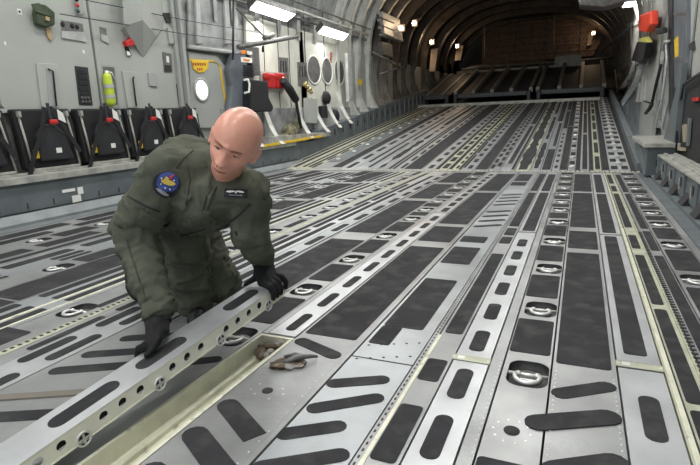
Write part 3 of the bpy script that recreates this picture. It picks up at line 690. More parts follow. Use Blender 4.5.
e = empty('black_case', tuple(onX(250, 100, -4.9)), 'black case with a white handle standing behind the bald head', 'case')
b = MB(); LP(b, [(240, 80), (258, 82), (259, 98), (264, 108), (262, 112), (240, 112)], -4.98, .2); b.build('case_body', [M_black], e, bevel=.02)
b = MB(); b.tube([onX(244, 80, -4.76), onX(248, 79.5, -4.74), onX(249.5, 84, -4.73), onX(249, 92, -4.73), onX(244.5, 93, -4.76)], .018, 8); b.build('handle', [M_white], e)
# swing-out arm above
b = MB(); b.tube([onX(238, 47, -4.7), onX(268, 42, -4.6), onX(298, 36, -4.55)], .035, 8); b.tube([onX(236, 8, -4.9), onX(262, 34, -4.6), onX(272, 40, -4.6)], .014, 6)
b.tube([onX(264, 38, -4.6), onX(273, 35, -4.6)], .035, 8); b.tube([onX(263, 46, -4.6), onX(263, 52, -4.6)], .02, 8, 1); tag(b.build('support_arm', [M_cup, M_black]), 'grey metal arm reaching out above the black case', 'arm')
# red kits
e0 = None
e = empty('first_aid_rack', tuple(onX(271, 86, -5.05)), 'grey backing plate carrying the red kits', 'rack'); b = MB(); LP(b, [(259, 71), (282, 73), (283, 91), (260, 90)], -5.05, .03); b.build('backing_plate', [M_wall], e, bevel=.004)
for i, (x0, x1, lb) in enumerate(((262, 271, 'left one of the two red kits on the left wall'), (272.5, 281, 'right one of the two red kits on the left wall'))):
    e = empty('red_kit', tuple(onX(x0 + 4, 87, -5.02)), lb, 'red kit'); b = MB(); LP(b, [(x0, 73), (x1, 74), (x1 + .8, 89), (x0 + .8, 88)], -5.02, .10); b.build('kit_body', [M_red], e, bevel=.025)
    b = MB(); LP(b, [(x0 + 1, 75), (x1 - 1, 75.6), (x1 - .6, 79), (x0 + 1.2, 78.4)], -4.92, .012); b.build('flap', [M_red], e, bevel=.006)
# connector recesses
for i, (x0, y0) in enumerate(((278, 57), (297, 62))):
    e = empty('hose_station', tuple(onX(x0, y0, -5.05)), ['nearer recessed oxygen hose station with gold fittings, right of the red kits', 'farther recessed oxygen hose station with gold fittings'][i], 'hose station')
    b = MB(); LP(b, [(x0, y0), (x0 + 10, y0 + 1), (x0 + 11, y0 + 25), (x0 + 1, y0 + 24)], -5.05, .006, 0)
    for k in range(3): LP(b, [(x0 + 2 + k * 2.6, y0 + 4), (x0 + 3 + k * 2.6, y0 + 4), (x0 + 3.4 + k * 2.6, y0 + 15), (x0 + 2.4 + k * 2.6, y0 + 15)], -5.044, .004, 1)
    b.build('recess', [M_cup, M_seam], e)
    b = MB(); p = onX(x0 + 4 + 4 * i, y0 + 22, -4.95); q = onX(x0 + 12 + 2 * i, y0 + 30, -4.9)
    for s_ in range(4): c_ = p + (q - p) * (s_ / 3); b.lathe(c_, (q - p), [(.0001, -.03), (.05 - .01 * (s_ % 2), -.03), (.05 - .01 * (s_ % 2), .03), (.0001, .03)], 10)
    b.build('gold_fitting', [mat('brass', (.55, .45, .22), .3, .8)], e)
b = MB(); b.tube([onX(283, 80, -4.86), onX(290, 90, -4.84), onX(296, 100, -4.84)], [.06, .08, .07], 10); b.tube([onX(296, 100, -4.84), onX(298, 112, -4.86), onX(301, 128, -4.86)], .03, 8)
tag(b.build('rubber_hose', [M_black]), 'thick black hose hanging down from the gold fittings', 'hose')
b = MB(); LP(b, [(303, 98), (312, 99), (313, 124), (304, 123)], -5.02, .12); tag(b.build('grey_box', [M_wall], bevel=.01), 'narrow pale grey box below the farther hose station', 'box')
b = MB(); LP(b, [(318, 106), (323, 106), (324, 118), (319, 118)], -5.0, .1); tag(b.build('dark_box', [M_dark], bevel=.01), 'small dark box hanging beside the narrow pale box', 'box')
# panels with oval lightening holes (real dished holes)
for i, (cx, cy, hw, hh) in enumerate(((314, 70, 6.6, 14), (327.0, 71, 5.2, 13), (339.3, 72, 4.8, 13))):
    p = onX(cx, cy, -5.04); ly = abs(onX(cx + hw, cy, -5.04).y - p.y); lz = abs(onX(cx, cy - hh, -5.04).z - p.z)
    b = MB(); n = 24; prof = [(1.07, .006), (1.0, .016), (.95, .008), (.93, .002), (.0001, .002)]; vs = []
    for s_, x in prof: vs += [(p.x + x, p.y + ly * s_ * math.cos(2 * PI * k / n), p.z + lz * s_ * math.sin(2 * PI * k / n)) for k in range(n)]
    b.add(vs, [(a * n + k, a * n + (k + 1) % n, (a + 1) * n + (k + 1) % n, (a + 1) * n + k) for a in range(3) for k in range(n)], 0, True)
    b.add(vs, [(3 * n + k, 3 * n + (k + 1) % n, 4 * n + (k + 1) % n, 4 * n + k) for k in range(n)], 1, True)
    tag(b.build('oval_opening', [M_rib, M_cup]), ['widest and leftmost', 'middle', 'rightmost'][i] + ' oval opening in the white wall panel under the lamp', 'panel opening')
b = MB()
for k in range(4): LB(b, 330.3, 52.5 + k * 2.8, 331.7, 54.3 + k * 2.8, -5.04, .004)
tag(b.build('red_marks', [M_red]), 'column of small red marks between two oval openings', 'marking')
# quilted low wall behind the ribs
b = MB(); b.box(-5.12, -5.02, 6.6, 17.5, .3, 1.05); struct(b.build('trim_8', [M_quilt], bevel=.02))
b = MB(); b.ball(onX(290, 132, -4.92), .16, 14, 0, (.7, 1.2, .9)); b.ball(onX(297, 126, -4.94), .12, 12, 0, (.7, 1, 1.2)); b.ball(onX(284, 138, -4.9), .12, 12, 0, (.8, 1.2, .7)); tag(b.build('camouflage_bag', [mat('camo', (.10, .105, .06), .9, 0, .3, 10, .5, 20, col2=(.22, .19, .12), c2scale=14, c2at=(.48, .54))]), 'bundled camouflage bag stowed behind the bald head between wall ribs', 'bag')
# yellow edged shelf at the end of the rail
b = MB(); LP(b, [(262, 137), (322, 132), (322, 136), (262, 146)], -4.92, .2, 0); LP(b, [(262, 145), (322, 135), (322, 137), (262, 147.5)], -4.72, .02, 1)
tag(b.build('side_shelf', [M_ledge, M_yel]), 'pale shelf with a yellow edge strip at the end of the left rail', 'shelf')
# ---- frames (ribs) with curved feet and over the ceiling
XC = -1.95
def arch(t, y, off=0.0):
    """t 0..1 from the left wall head over the top to the right wall head"""
    a = PI * (1 - t); k = 1.0
    hw = 3.2 - off; hh = 2.25 - off
    c, s = math.cos(a), math.sin(a)
    return Vector((XC + hw * (abs(c) ** .8) * (1 if c > 0 else -1), y, 2.3 + hh * (abs(s) ** .85)))
NT = 28
ce = MB()
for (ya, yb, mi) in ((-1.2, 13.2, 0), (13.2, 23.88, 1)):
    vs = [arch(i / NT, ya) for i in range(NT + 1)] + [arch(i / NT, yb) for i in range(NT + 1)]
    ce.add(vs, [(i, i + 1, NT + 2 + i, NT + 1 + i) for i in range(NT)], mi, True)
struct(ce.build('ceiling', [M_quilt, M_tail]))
def gusset(y, idx, zt=1.15):
    b = MB(); prof = [(.43, .42), (.55, .30), (.75, .19), (.95, .12), (zt, .07)]
    b.prism([(-5.1, y, .43)] + [(-5.1 + dx, y, z) for z, dx in prof] + [(-5.1, y, zt)], (0, .03, 0))
    for (z0, d0), (z1, d1) in zip(prof[:-1], prof[1:]): b.prism([(-5.1 + d0, y - .05, z0), (-5.1 + d0, y + .08, z0), (-5.1 + d1, y + .08, z1), (-5.1 + d1, y - .05, z1)], (.012, 0, 0))
    struct(b.build('trim_%d' % idx, [M_rib], bevel=.003))
def frame(y, m_, idx, left=True, right=True, depth=.13, w=.035):
    b = MB(); pts_o = []; pts_i = []
    if left:
        zb = max(.43, rampz(y) + .35 if y > HY else .43)
        for z, dx in ((zb, .36), (zb + .18, .24), (zb + .42, .13), (zb + .75, .10), (1.9, .10)):
            if pts_o and z <= pts_o[-1].z: continue
            pts_o.append(Vector((-5.12, y, z))); pts_i.append(Vector((-5.12 + dx, y, z)))
    for i in range(NT + 1):
        t = i / NT
        if not right and t > .5: break
        pts_o.append(arch(t, y)); pts_i.append(arch(t, y, depth))
    if right:
        for z in (1.9, 1.2, .9, .5):
            if z < rampz(y) + .3: break
            pts_o.append(Vector((1.22, y, z))); pts_i.append(Vector((1.22 - depth * (1 + max(0, 1 - z) * .9), y, z)))
    n = len(pts_o); vs = pts_o + pts_i + [p + Vector((0, w, 0)) for p in pts_o] + [p + Vector((0, w, 0)) for p in pts_i]
    fs = []
    for i in range(n - 1): fs += [(i, i + 1, n + i + 1, n + i), (2 * n + i, 3 * n + i, 3 * n + i + 1, 2 * n + i + 1), (n + i, n + i + 1, 3 * n + i + 1, 3 * n + i)]
    b.add(vs, fs)
    # inner flange
    for i in range(n - 1):
        p, q = pts_i[i], pts_i[i + 1]; b.add([p + Vector((0, -.04, 0)), q + Vector((0, -.04, 0)), q + Vector((0, .075, 0)), p + Vector((0, .075, 0))], [(0, 1, 2, 3)])
    struct(b.build('trim_%d' % idx, [m_]))
M_framed = mat('frame_dim', (.085, .068, .052), .55, .2, .35, 4)  # rib colour darkened to carry the dimness of the tail
ti = 10
for y in (-.6, .8, 2.2, 3.6, 5.0, 6.68): 
    # over the cabinets the ribs only cross the ceiling
    b = MB(); pi = [arch(i / NT, y, .12) for i in range(NT + 1)]; po = [arch(i / NT, y) for i in range(NT + 1)]
    for i in range(NT): b.add([po[i], po[i + 1], pi[i + 1], pi[i]], [(0, 1, 2, 3)]); b.add([pi[i] + Vector((0, -.04, 0)), pi[i + 1] + Vector((0, -.04, 0)), pi[i + 1] + Vector((0, .04, 0)), pi[i] + Vector((0, .04, 0))], [(0, 1, 2, 3)])
    struct(b.build('trim_%d' % ti, [M_frame])); ti += 1
for k_, y in enumerate((7.1, 7.75, 8.45, 9.15, 9.85)):
    if y < 8.4: gusset(y, 80 + k_)
    frame(y, M_frame, ti, left=False); ti += 1
for k_, y in enumerate((8.9, 9.6, 10.2, 10.8)):
    b = MB(); zb = rampz(y) + .32; prof = [(zb, .40), (zb + .15, .27), (zb + .38, .15), (zb + .7, .10)]
    for (z0, d0), (z1, d1) in zip(prof[:-1], prof[1:]):
        b.prism([(-5.1, y, z0), (-5.1 + d0, y, z0), (-5.1 + d1, y, z1), (-5.1, y, z1)], (0, .03, 0)); b.prism([(-5.1 + d0, y - .06, z0), (-5.1 + d0, y + .09, z0), (-5.1 + d1, y + .09, z1), (-5.1 + d1, y - .06, z1)], (.012, 0, 0))
    struct(b.build('trim_%d' % (86 + k_), [M_rib]))
for y in (10.9, 11.5, 12.1, 12.8): frame(y, M_rib, ti, right=y > 11.4, depth=.17); ti += 1
# conduits and boxes along the upper left wall
for k_, (z, x, r_) in enumerate(((2.66, -5.0, .022), (2.78, -4.95, .03), (2.90, -4.88, .018))):
    b = MB(); b.tube([(x, 6.0, z), (x, 9.0, z + .02), (x, 12.6, z)], r_, 6); tag(b.build('conduit', [M_cup if k_ != 1 else M_rib]), ['lowest thin conduit', 'middle pale conduit', 'highest thin conduit'][k_] + ' along the upper left wall above the lamps', 'conduit')

for y in (13.4, 14.1): frame(y, mat('frame_half_dim', (.24, .22, .19), .5, .1, .3, 5), ti, depth=.2); ti += 1  # fade into the dim tail, put into an in-between rib colour
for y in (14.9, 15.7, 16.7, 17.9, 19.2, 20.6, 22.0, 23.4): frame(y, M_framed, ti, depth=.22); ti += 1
# roll-over boxes, dark drum covers between ribs
for i, (px, py) in enumerate(((327, 98), (336, 116))):
    p = onX(px, py, -4.98); b = MB(); b.lathe(p, (1, 0, 0), [(.0001, .05), (.09, .05), (.13, .02), (.15, -.04)], 16); tag(b.build('round_cover', [M_black]), ['upper', 'lower'][i] + ' dark round opening between the white ribs below the lamp', 'cover')
# equipment between ribs, further aft
b = MB(); LP(b, [(376, 12), (394, 20), (398, 42), (379, 36)], -4.78, .16); o = b.build('equipment_rack', [M_frame], bevel=.01); tag(o, 'pale three-bay equipment box high between the ribs near the ramp', 'equipment box')
b = MB()
for k in range(3): LP(b, [(376.3 + k, 14 + k * 7.5), (378.3 + k, 14.6 + k * 7.5), (378.8 + k, 19 + k * 7.5), (376.8 + k, 18.5 + k * 7.5)], -4.62, .02); LP(b, [(380, 17 + k * 7.3), (394, 22.7 + k * 7.3), (394, 23.9 + k * 7.3), (380, 18.2 + k * 7.3)], -4.62, .01)
b.build('slot', [M_seam], o)
b = MB(); LP(b, [(377, 42), (388, 45), (389, 58), (379, 55)], -4.78, .12); tag(b.build('junction_box', [M_cup], bevel=.01), 'grey junction box under the three-bay equipment box', 'box')
b = MB(); LP(b, [(357.5, 79), (362, 80), (361.5, 84), (360, 86), (358, 84)], -4.95, .01); tag(b.build('yellow_placard', [M_yel]), 'small yellow placard on a rib left of the ramp', 'sign')
b = MB(); LP(b, [(344, 53), (348, 55), (350.5, 100), (346, 102)], -4.9, .08); tag(b.build('white_duct', [M_frame], bevel=.02), 'white vertical duct beside the rightmost oval opening', 'duct')
b = MB(); b.tube([onX(372, 52, -4.8), onX(400, 67, -4.5)], .03, 8); b.tube([onX(380, 74, -4.8), onX(402, 67, -4.5)], .03, 8); tag(b.build('actuator_strut', [M_cup]), 'pair of grey struts meeting in a point left of the ramp', 'strut')
# ramp side rails
def ramp_rail(x0, x1, ya, yb, h, name, label, ya_h=None, holes=True, xin=None):
    b = MB(); b.prism([(x0, ya, rampz(ya) - .1), (x0, yb, rampz(yb) - .1), (x0, yb, rampz(yb) + h), (x0, ya, rampz(ya) + (h if ya_h is None else ya_h))], (x1 - x0, 0, 0))
    if holes:
        y = ya + .6; xin = x1
        while y < yb - .3:
            z = rampz(y); b.prism([(xin, y, z + h * .42), (xin, y + .07, z + h * .42), (xin, y + .07, z + h * .72), (xin, y, z + h * .7)], (.004, 0, 0), 1)
            b.box(xin, xin + .02, y + .22, y + .25, z + .02, z + h * .95, 0); y += .42
    o = b.build(name, [M_rail, M_seam]); struct(o)
ramp_rail(-5.1, -4.76, 9.4, 17.6, .46, 'side_rail', '', .40)
b = MB(); b.prism([(-4.9, 8.3, .02), (-4.9, 9.4, rampz(9.4)), (-4.9, 9.4, .5), (-4.9, 9.0, .40), (-4.9, 8.3, .43)], (.14, 0, 0)); struct(b.build('side_rail', [M_rail]))
ramp_rail(.70, .80, 7.7, 17.6, .16, 'side_rail', '', .1, holes=False)
# ---- ramp toes at the top of the ramp
M_toe = mat('toe_dark', (.05, .05, .052), .6, .2, .3, 4); M_toef = mat('toe_frame', (.20, .20, .18), .5, .2, .25, 5)
ZR = rampz(17)
for i, (x0, x1, lb) in enumerate(((-5.0, -3.95, 'leftmost dark ramp toe panel at the top of the ramp'), (-3.75, -1.45, 'wide middle ramp toe panel with pale stiffening bars'), (-1.25, .55, 'right-hand ramp toe panel at the top of the ramp'))):
    e = empty('ramp_toe', ((x0 + x1) / 2, 17.0, ZR), lb, 'ramp toe'); sl = .24; Lh = 3.9
    def P(x, u, w=0): return Vector((x, 17.0 + u, ZR + .18 + u * sl + w))
    b = MB(); b.prism([P(x0, 0), P(x1, 0), P(x1, Lh), P(x0, Lh)], (0, 0, .06)); b.build('panel', [M_toe], e)
    n = 2 if x1 - x0 < 1.2 else 4 if i == 1 else 3
    for k in range(n + (0 if i == 0 else 1)):
        x = x0 + (x1 - x0) * (k + (.5 if i == 0 else 0)) / n; b = MB(); b.prism([P(x - .05, .05, .06), P(x + .05, .05, .06), P(x + .05, Lh, .06), P(x - .05, Lh, .06)], (0, 0, .14 if i else .03)); b.build('stiffening_bar', [M_toef], e)
    b = MB(); b.box(x0, x1, 16.94, 17.05, ZR + .16, ZR + .3); 
    b.build('front_edge', [mat('edge_blue', (.045, .052, .06), .5, .1)], e, bevel=.02)
    for xx in (x0 + .04, x1 - .04):
        b = MB(); b.box(xx - .06, xx + .06, 16.84, 17.1, ZR - .02, ZR + .30); b.build('hinge_block', [M_dark], e, bevel=.03)
b = MB(); b.box(-4.9, .45, 16.3, 16.9, ZR - .15, ZR + .005); struct(b.build('trim_60', [M_ledge]))
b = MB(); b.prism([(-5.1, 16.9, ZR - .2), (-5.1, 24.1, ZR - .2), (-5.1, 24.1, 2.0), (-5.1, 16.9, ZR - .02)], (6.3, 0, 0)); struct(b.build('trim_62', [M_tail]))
b = MB(); b.box(-4.6, .0, 21.2, 21.35, 2.05, 2.36); b.box(-1.0, -.1, 21.05, 21.2, 2.1, 2.65); tag(b.build('toe_beam', [M_toef], bevel=.01), 'pale cross beam along the back of the ramp toes', 'beam')
b = MB(); b.tube([onD(462, 70, 19.9), onD(480, 67, 19.9), onD(590, 60, 19.9), onD(612, 58, 19.9)], .05, 8); tag(b.build('cross_pipe', [M_toef]), 'long pipe running across the tail above the ramp toes', 'pipe')
b = MB(); b.prism([onD(456, 74, 20.5), onD(470, 66, 20.5), onD(500, 61, 20.5), onD(545, 60, 20.5), onD(540, 65, 20.5), onD(480, 70, 20.5)], (0, .5, .02)); tag(b.build('tail_fairing', [M_brown], bevel=.02), 'brown curved cover behind the ramp toes', 'cover')
for px in (484.5, 554): 
    b = MB(); b.tube([onD(px, 58 if px < 500 else 51, 20.5), onD(px, -8, 20.5)], .03, 6); tag(b.build('hanging_rod', [M_toef]), 'thin vertical rod hanging in the tail, %s' % ('left one' if px < 500 else 'right one'), 'rod')
p = onD(554.5, 73, 19.5); b = MB(); b.tube([onD(554, 80, 19), onD(556, 69, 19.6)], .07, 8); tag(b.build('yellow_strut', [M_yel]), 'short yellow strut standing on the right ramp toe', 'strut')
# ---- tail bulkhead
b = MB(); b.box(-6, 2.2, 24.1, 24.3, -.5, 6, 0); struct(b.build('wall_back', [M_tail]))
b = MB(); b.prism([(-4.1, 24.0, 2.8), (.3, 24.0, 2.8), (.6, 24.0, 3.5), (.5, 24.0, 4.55), (-4.1, 24.0, 4.4)], (0, .08, 0), 0)
for k in range(6): b.box(-4.1, .4, 23.94, 24.0, 3.02 + k * .27, 3.06 + k * .27, 0)
for k in range(34):
    for j in range(5): b.lathe((-4.0 + k * .13, 24.0, 3.18 + j * .27), (0, -1, 0), [(.035, .001), (.0001, .001)], 6, 1)
for x in (-4.1, -2.8, -1.45, -.2): b.box(x, x + .06, 23.9, 24.0, 2.8, 4.6, 0)
tag(b.build('cargo_door_panel', [M_brown, M_seam]), 'brown perforated panel closing the tail above the ramp', 'panel')
b = MB(); b.box(-4.3, .9, 23.3, 23.7, 4.40, 4.55); struct(b.build('trim_61', [M_tail]))
# warm lamps in the tail
emw = emis('lamp_warm', (1, .78, .5), 30)
for i, (px, py, d) in enumerate(((401, 28, 13.2), (414, 23, 14.2), (431.5, 42, 17.0), (457, 46, 20), (593.5, 33, 20))):
    p = onD(px, py, d); b = MB(); b.ball(p, .055, 10); b2 = MB()
    e = empty('tail_lamp', tuple(p), ['leftmost small warm lamp in the tail, on a rib', 'second small warm lamp from the left, highest of them', 'small warm lamp midway along the left tail ribs', 'small warm lamp above the left end of the brown panel', 'small warm lamp at the right end of the brown panel'][i], 'lamp')
    b.build('bulb', [emw], e); b2.box(p.x - .08, p.x + .08, p.y + .05, p.y + .12, p.z - .08, p.z + .1); b2.build('base', [M_framed], e)
    L = bpy.data.lights.new('warm', 'POINT'); L.energy = 5 if i < 2 else 9; L.color = (1, .68, .42); L.shadow_soft_size = .08; lo = bpy.data.objects.new('tail_light', L); C.objects.link(lo); lo.location = p + Vector((.12 if i < 4 else -.12, -.25, 0))
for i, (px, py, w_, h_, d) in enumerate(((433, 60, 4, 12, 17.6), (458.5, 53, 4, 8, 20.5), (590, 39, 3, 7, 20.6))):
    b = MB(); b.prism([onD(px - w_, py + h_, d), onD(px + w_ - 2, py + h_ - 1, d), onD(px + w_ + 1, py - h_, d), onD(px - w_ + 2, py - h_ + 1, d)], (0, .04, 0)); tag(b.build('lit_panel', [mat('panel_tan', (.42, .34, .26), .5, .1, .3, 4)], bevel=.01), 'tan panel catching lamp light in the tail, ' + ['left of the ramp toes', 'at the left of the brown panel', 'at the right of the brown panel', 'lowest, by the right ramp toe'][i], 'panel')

# ================================================================ RIGHT SIDE
wr = MB(); wr.box(1.22, 1.32, -1.2, 24.3, -.1, 2.35); struct(wr.build('wall_right', [M_wall2]))
g = MB(); g.box(.80, .86, -1.2, 7.0, -.02, .03, 0); g.box(.86, 1.22, -1.2, 7.0, -.02, .26, 0); rr_ = struct(g.build('side_rail', [M_rail], bevel=.004))
b = MB(); b.box(.84, 1.22, -1.2, 7.0, .262, .285); b.box(.90, .93, -1.2, 7.0, .285, .30); b.box(1.0, 1.03, -1.2, 7.0, .285, .30); b.build('ledge', [M_ledge], rr_, bevel=.003)
for k in range(11):
    y = 1.3 + k * .56
    b = MB(); b.box(.845, .862, y, y + .27, .06, .25, 0); b.box(.838, .847, y + .10, y + .17, .14, .22, 1); o = b.build('rail_box', [M_rail, M_seam], rr_, bevel=.004)
    b = MB(); b.prism([(.80, y + .30, .03), (.86, y + .30, .03), (.86, y + .30, .12)], (0, .2, 0)); b.build('foot_wedge', [M_dark], rr_)
    if k % 2 == 0 or k > 5: b = MB(); b.box(.842, .845, y + .20, y + .245, .10, .2, 0); b.build('sticker', [M_ledge], rr_)
def RP_(mb, pts, X=1.15, t=-.03, m=0): mb.prism([onX(px, py, X) for px, py in pts], (t, 0, 0), m); return mb
# console beyond the rail
e = empty('corner_console', (.9, 7.3, .0), 'blue-grey console with a cream top at the foot of the right-hand wall', 'console')
b = MB(); b.prism([(.74, 7.1, .02), (.74, 8.6, .10), (.74, 8.6, .36), (.74, 7.05, .36)], (.45, 0, 0)); b.build('body', [M_rail], e, bevel=.006)
b = MB(); b.box(.70, 1.2, 7.0, 8.7, .36, .41); b.build('top', [M_ledge], e, bevel=.006)
b = MB(); b.prism([(.73, 7.15, .03), (.73, 7.3, .03), (.73, 7.95, .34), (.73, 7.8, .34)], (.012, 0, 0)); b.build('brace', [M_rail], e)
# diagonal blue panel and post
b = MB(); b.prism([(1.0, 7.05, .41), (1.0, 7.9, .41), (1.0, 7.02, 1.3)], (.06, 0, 0)); tag(b.build('gusset_panel', [M_rail], bevel=.004), 'triangular blue-grey gusset rising from the console', 'bracket')
e = empty('wall_post', (1.0, 6.45, .29), 'blue-grey vertical post on the right-hand rail', 'post')
b = MB(); RP_(b, [(668, -12), (672, -12), (673, 152), (669, 150)], 1.04, .05); b.build('dark_edge', [M_dark], e)
b = MB(); RP_(b, [(672, -12), (687, -12), (686, 80), (673, 90)], 1.06, .10); b.build('panel', [M_blue], e, bevel=.004)
b = MB(); RP_(b, [(673, 12), (686, 12), (686, 15), (673, 15)], 1.055, .02); RP_(b, [(673, 58), (683, 58), (683, 61), (673, 61)], 1.055, .02); b.build('bracket', [M_cup], e)
b = MB(); RP_(b, [(674, 40), (678, 36), (678, 56), (675, 58)], 1.055, .01); b.build('yellow_strip', [M_yel], e)
b = MB(); RP_(b, [(688, -12), (712, -12), (712, 100), (687, 92)], 1.10, .08); o = tag(b.build('locker_panel', [M_wall], bevel=.004), 'pale grey locker panel at the right edge of the picture', 'panel')
b = MB(); RP_(b, [(690, 45), (695, 41), (696, 50), (691, 50)], 1.10, -.02); b.build('latch', [M_seam], o)
# folded seat at the right
e = empty('folding_seat', (1.1, 5.8, .29), 'folded black seat with a red buckle at the right edge of the picture', 'folding seat')
b = MB(); RP_(b, [(680, 88), (712, 70), (716, 168), (678, 148)], 1.16, -.10); b.build('back_cushion', [M_black], e, bevel=.02)
b = MB(); b.tube([onX(676, 152, 1.02), onX(678, 110, 1.02), onX(684, 84, 1.02), onX(700, 74, 1.02), onX(712, 73, 1.02)], .012, 8); b.build('frame_tube', [M_dark], e)
b = MB(); RP_(b, [(694, 98), (699, 97), (699, 101), (694.5, 101.5)], 1.05, -.02); b.build('buckle', [M_red], e, bevel=.004)
b = MB(); RP_(b, [(677, 99), (680, 98), (680, 103), (678, 104)], 1.05, -.02); b.build('yellow_tab', [M_yel], e)
b = MB(); RP_(b, [(684, 125), (687, 124), (688, 142), (685, 142)], 1.05, -.02); RP_(b, [(690, 118), (692, 118), (690, 146), (688, 146)], 1.05, -.02, 1); RP_(b, [(676, 146), (686, 148), (686, 151), (676, 150)], 1.05, -.02); b.build('strap', [mat('webbing_tan', (.3, .26, .18), .8), M_rail], e)
# right wall beyond the post: ribs, panels, quilt
b = MB(); RP_(b, [(619, 90), (655, 40), (668, 60), (655, 135), (640, 140), (624, 120)], 1.18, -.03); struct(b.build('trim_70', [M_quilt], bevel=.01))
b = MB(); RP_(b, [(642, -10), (667, -10), (664, 60), (655, 140), (641, 138), (646, 70)], 1.14, -.05); o = tag(b.build('wall_panel', [M_wall], bevel=.006), 'tall pale grey panel on the right wall behind the red bag', 'panel')
b = MB(); RP_(b, [(632, 4), (641, 4), (640, 62), (636, 68), (633, 60)], 1.08, -.05); tag(b.build('white_duct', [M_white], bevel=.02), 'white vertical duct left of the hanging black bag', 'duct')
for i, pts in enumerate((((636, 62), (632, 75), (622, 88), (618, 92)), ((642, 66), (637, 82), (626, 98), (622, 104)))):
    b = MB(); b.tube([onX(px, py, 1.05) for px, py in pts], .07, 8); tag(b.build('insulated_duct', [M_frame]), ['upper', 'lower'][i] + ' pale insulated duct curving down the right wall', 'duct')
b = MB(); b.tube([onX(615, 70, 1.0), onX(619, 100, .98), onX(625, 118, .95), onX(625, 128, .92)], .03, 8); tag(b.build('grab_rail', [M_rail]), 'curved blue-grey grab rail beside the top of the ramp', 'rail')
e = empty('red_bag', tuple(onX(652, 30, 1.0)), 'bright red bag hanging high on the right wall', 'bag')
b = MB(); RP_(b, [(647, 14), (658.5, 10), (659, 24), (654, 32), (646, 31), (645, 24)], 1.02, -.12); b.build('bag_body', [mat('red_bag', (.72, .05, .02), .5, 0, .12, 14, .3, 20)], e, bevel=.03)
b = MB(); RP_(b, [(628, 24), (645, 18), (645, 23), (630, 27)], 1.04, -.03); b.build('hanger', [M_white], e)
e = empty('black_bag', tuple(onX(645, 60, 1.0)), 'narrow black bag with a yellow-green top hanging below the red bag', 'bag')
b = MB(); RP_(b, [(643, 41), (653, 42), (650, 58), (646, 63), (636, 60), (639, 52)], 1.0, -.10); b.build('bag_body', [M_black], e, bevel=.02)
b = MB(); RP_(b, [(644, 38), (650, 36.5), (653, 42), (643, 42)], 1.0, -.08); b.build('yellow_top', [mat('lime', (.5, .5, .12), .7)], e, bevel=.01)
b = MB(); b.tube([onX(661, 65, 1.0), onX(656, 85, 1.0), onX(652, 103, 1.0)], .022, 8); b.tube([onX(652, 103, 1.0), onX(650, 108, .98), onX(646, 113, .98)], .03, 8); b.tube([onX(644, 101, 1.0), onX(650, 103, 1.0)], .015, 6)
tag(b.build('black_rod', [M_black]), 'black rod with a bent end strapped diagonally on the right wall', 'rod')
b = MB(); b.tube([onX(666, 45, 1.0), onX(667, 60, 1.0), onX(660, 120, 1.0)], .014, 8); b.tube([onX(663, 50, 1.0), onX(665, 42, 1.0), onX(669, 41, 1.0)], .018, 8); tag(b.build('grey_pipe', [M_frame]), 'thin pale pipe running down the right wall beside the post', 'pipe')
b = MB(); RP_(b, [(660, 28), (668, 27), (668, 33), (662, 34)], 1.0, -.08); tag(b.build('dark_clamp', [M_black], bevel=.02), 'small dark clamp beside the red bag', 'clamp')
b = MB(); b.tube([onD(602, 51, 18.5), onD(628, 29, 10.2)], .035, 6); tag(b.build('door_strut', [M_dark]), 'dark slanting strut from the tail to the right wall', 'strut')
# ================================================================ LAMPS
em = emis('tube_light', (1.0, 1.0, .97), 7)
def lamp(x0, x1, y0, y1, z, label, power):
    e = empty('ceiling_lamp', ((x0 + x1) / 2, (y0 + y1) / 2, z), label, 'lamp', 'fluorescent lamps')
    b = MB(); b.box(x0 - .05, x1 + .05, y0 - .05, y1 + .05, z + .012, z + .12); b.build('housing', [M_frame], e, bevel=.01)
    b = MB(); b.box(x0, x1, y0, y1, z, z + .01); b.build('diffuser', [em], e)
    L = bpy.data.lights.new('lamp', 'AREA'); L.shape = 'RECTANGLE'; L.size = x1 - x0; L.size_y = y1 - y0; L.energy = power; L.color = (1, .99, .95)
    lo = bpy.data.objects.new('lamp_light', L); C.objects.link(lo); lo.location = ((x0 + x1) / 2, (y0 + y1) / 2, z - .02)
def walllamp(a, b_, c, d, label, power):
    A_, B_, C_, D_ = onX(*a, -4.85), onX(*b_, -4.85), onX(*c, -4.62), onX(*d, -4.62); ctr = (A_ + B_ + C_ + D_) / 4
    n = (B_ - A_).cross(D_ - A_).normalized(); n = -n if n.z > 0 else n
    e = empty('wall_lamp', tuple(ctr), label, 'lamp', 'fluorescent lamps'); big = [ctr + (p - ctr) * 1.07 for p in (A_, B_, C_, D_)]
    b = MB(); b.prism(big, -n * .10); b.build('housing', [M_cup], e, bevel=.01)
    b = MB(); b.prism([p + n * .002 for p in (A_, B_, C_, D_)], n * .012); b.build('diffuser', [em], e)
    L = bpy.data.lights.new('lamp', 'AREA'); L.shape = 'RECTANGLE'; L.size = .25; L.size_y = 1.1; L.energy = power; L.color = (1, .99, .95)
    lo = bpy.data.objects.new('lamp_light', L); C.objects.link(lo); lo.location = ctr + n * .05; lo.rotation_euler = n.to_track_quat('-Z', 'Y').to_euler()
walllamp((250, 9), (286, 21), (295, 14), (257, 1), 'nearer bright fluorescent lamp high on the left wall', 16)
walllamp((318, 33), (343, 40), (348, 34), (324, 26), 'farther bright fluorescent lamp high on the left wall', 16)
b = MB(); b.prism([onD(576, -12, 9.5), onD(624, -12, 9.5), onD(626, 1, 9.5), (onD(604, 7, 9.5)), onD(580, 5, 9.5)], (0, .5, 0)); tag(b.build('overhead_box', [M_cup], bevel=.02), 'grey box hanging from the ceiling at the top edge left of the right-hand lamp', 'box')
pq = onD(632, 4.5, 11.5)
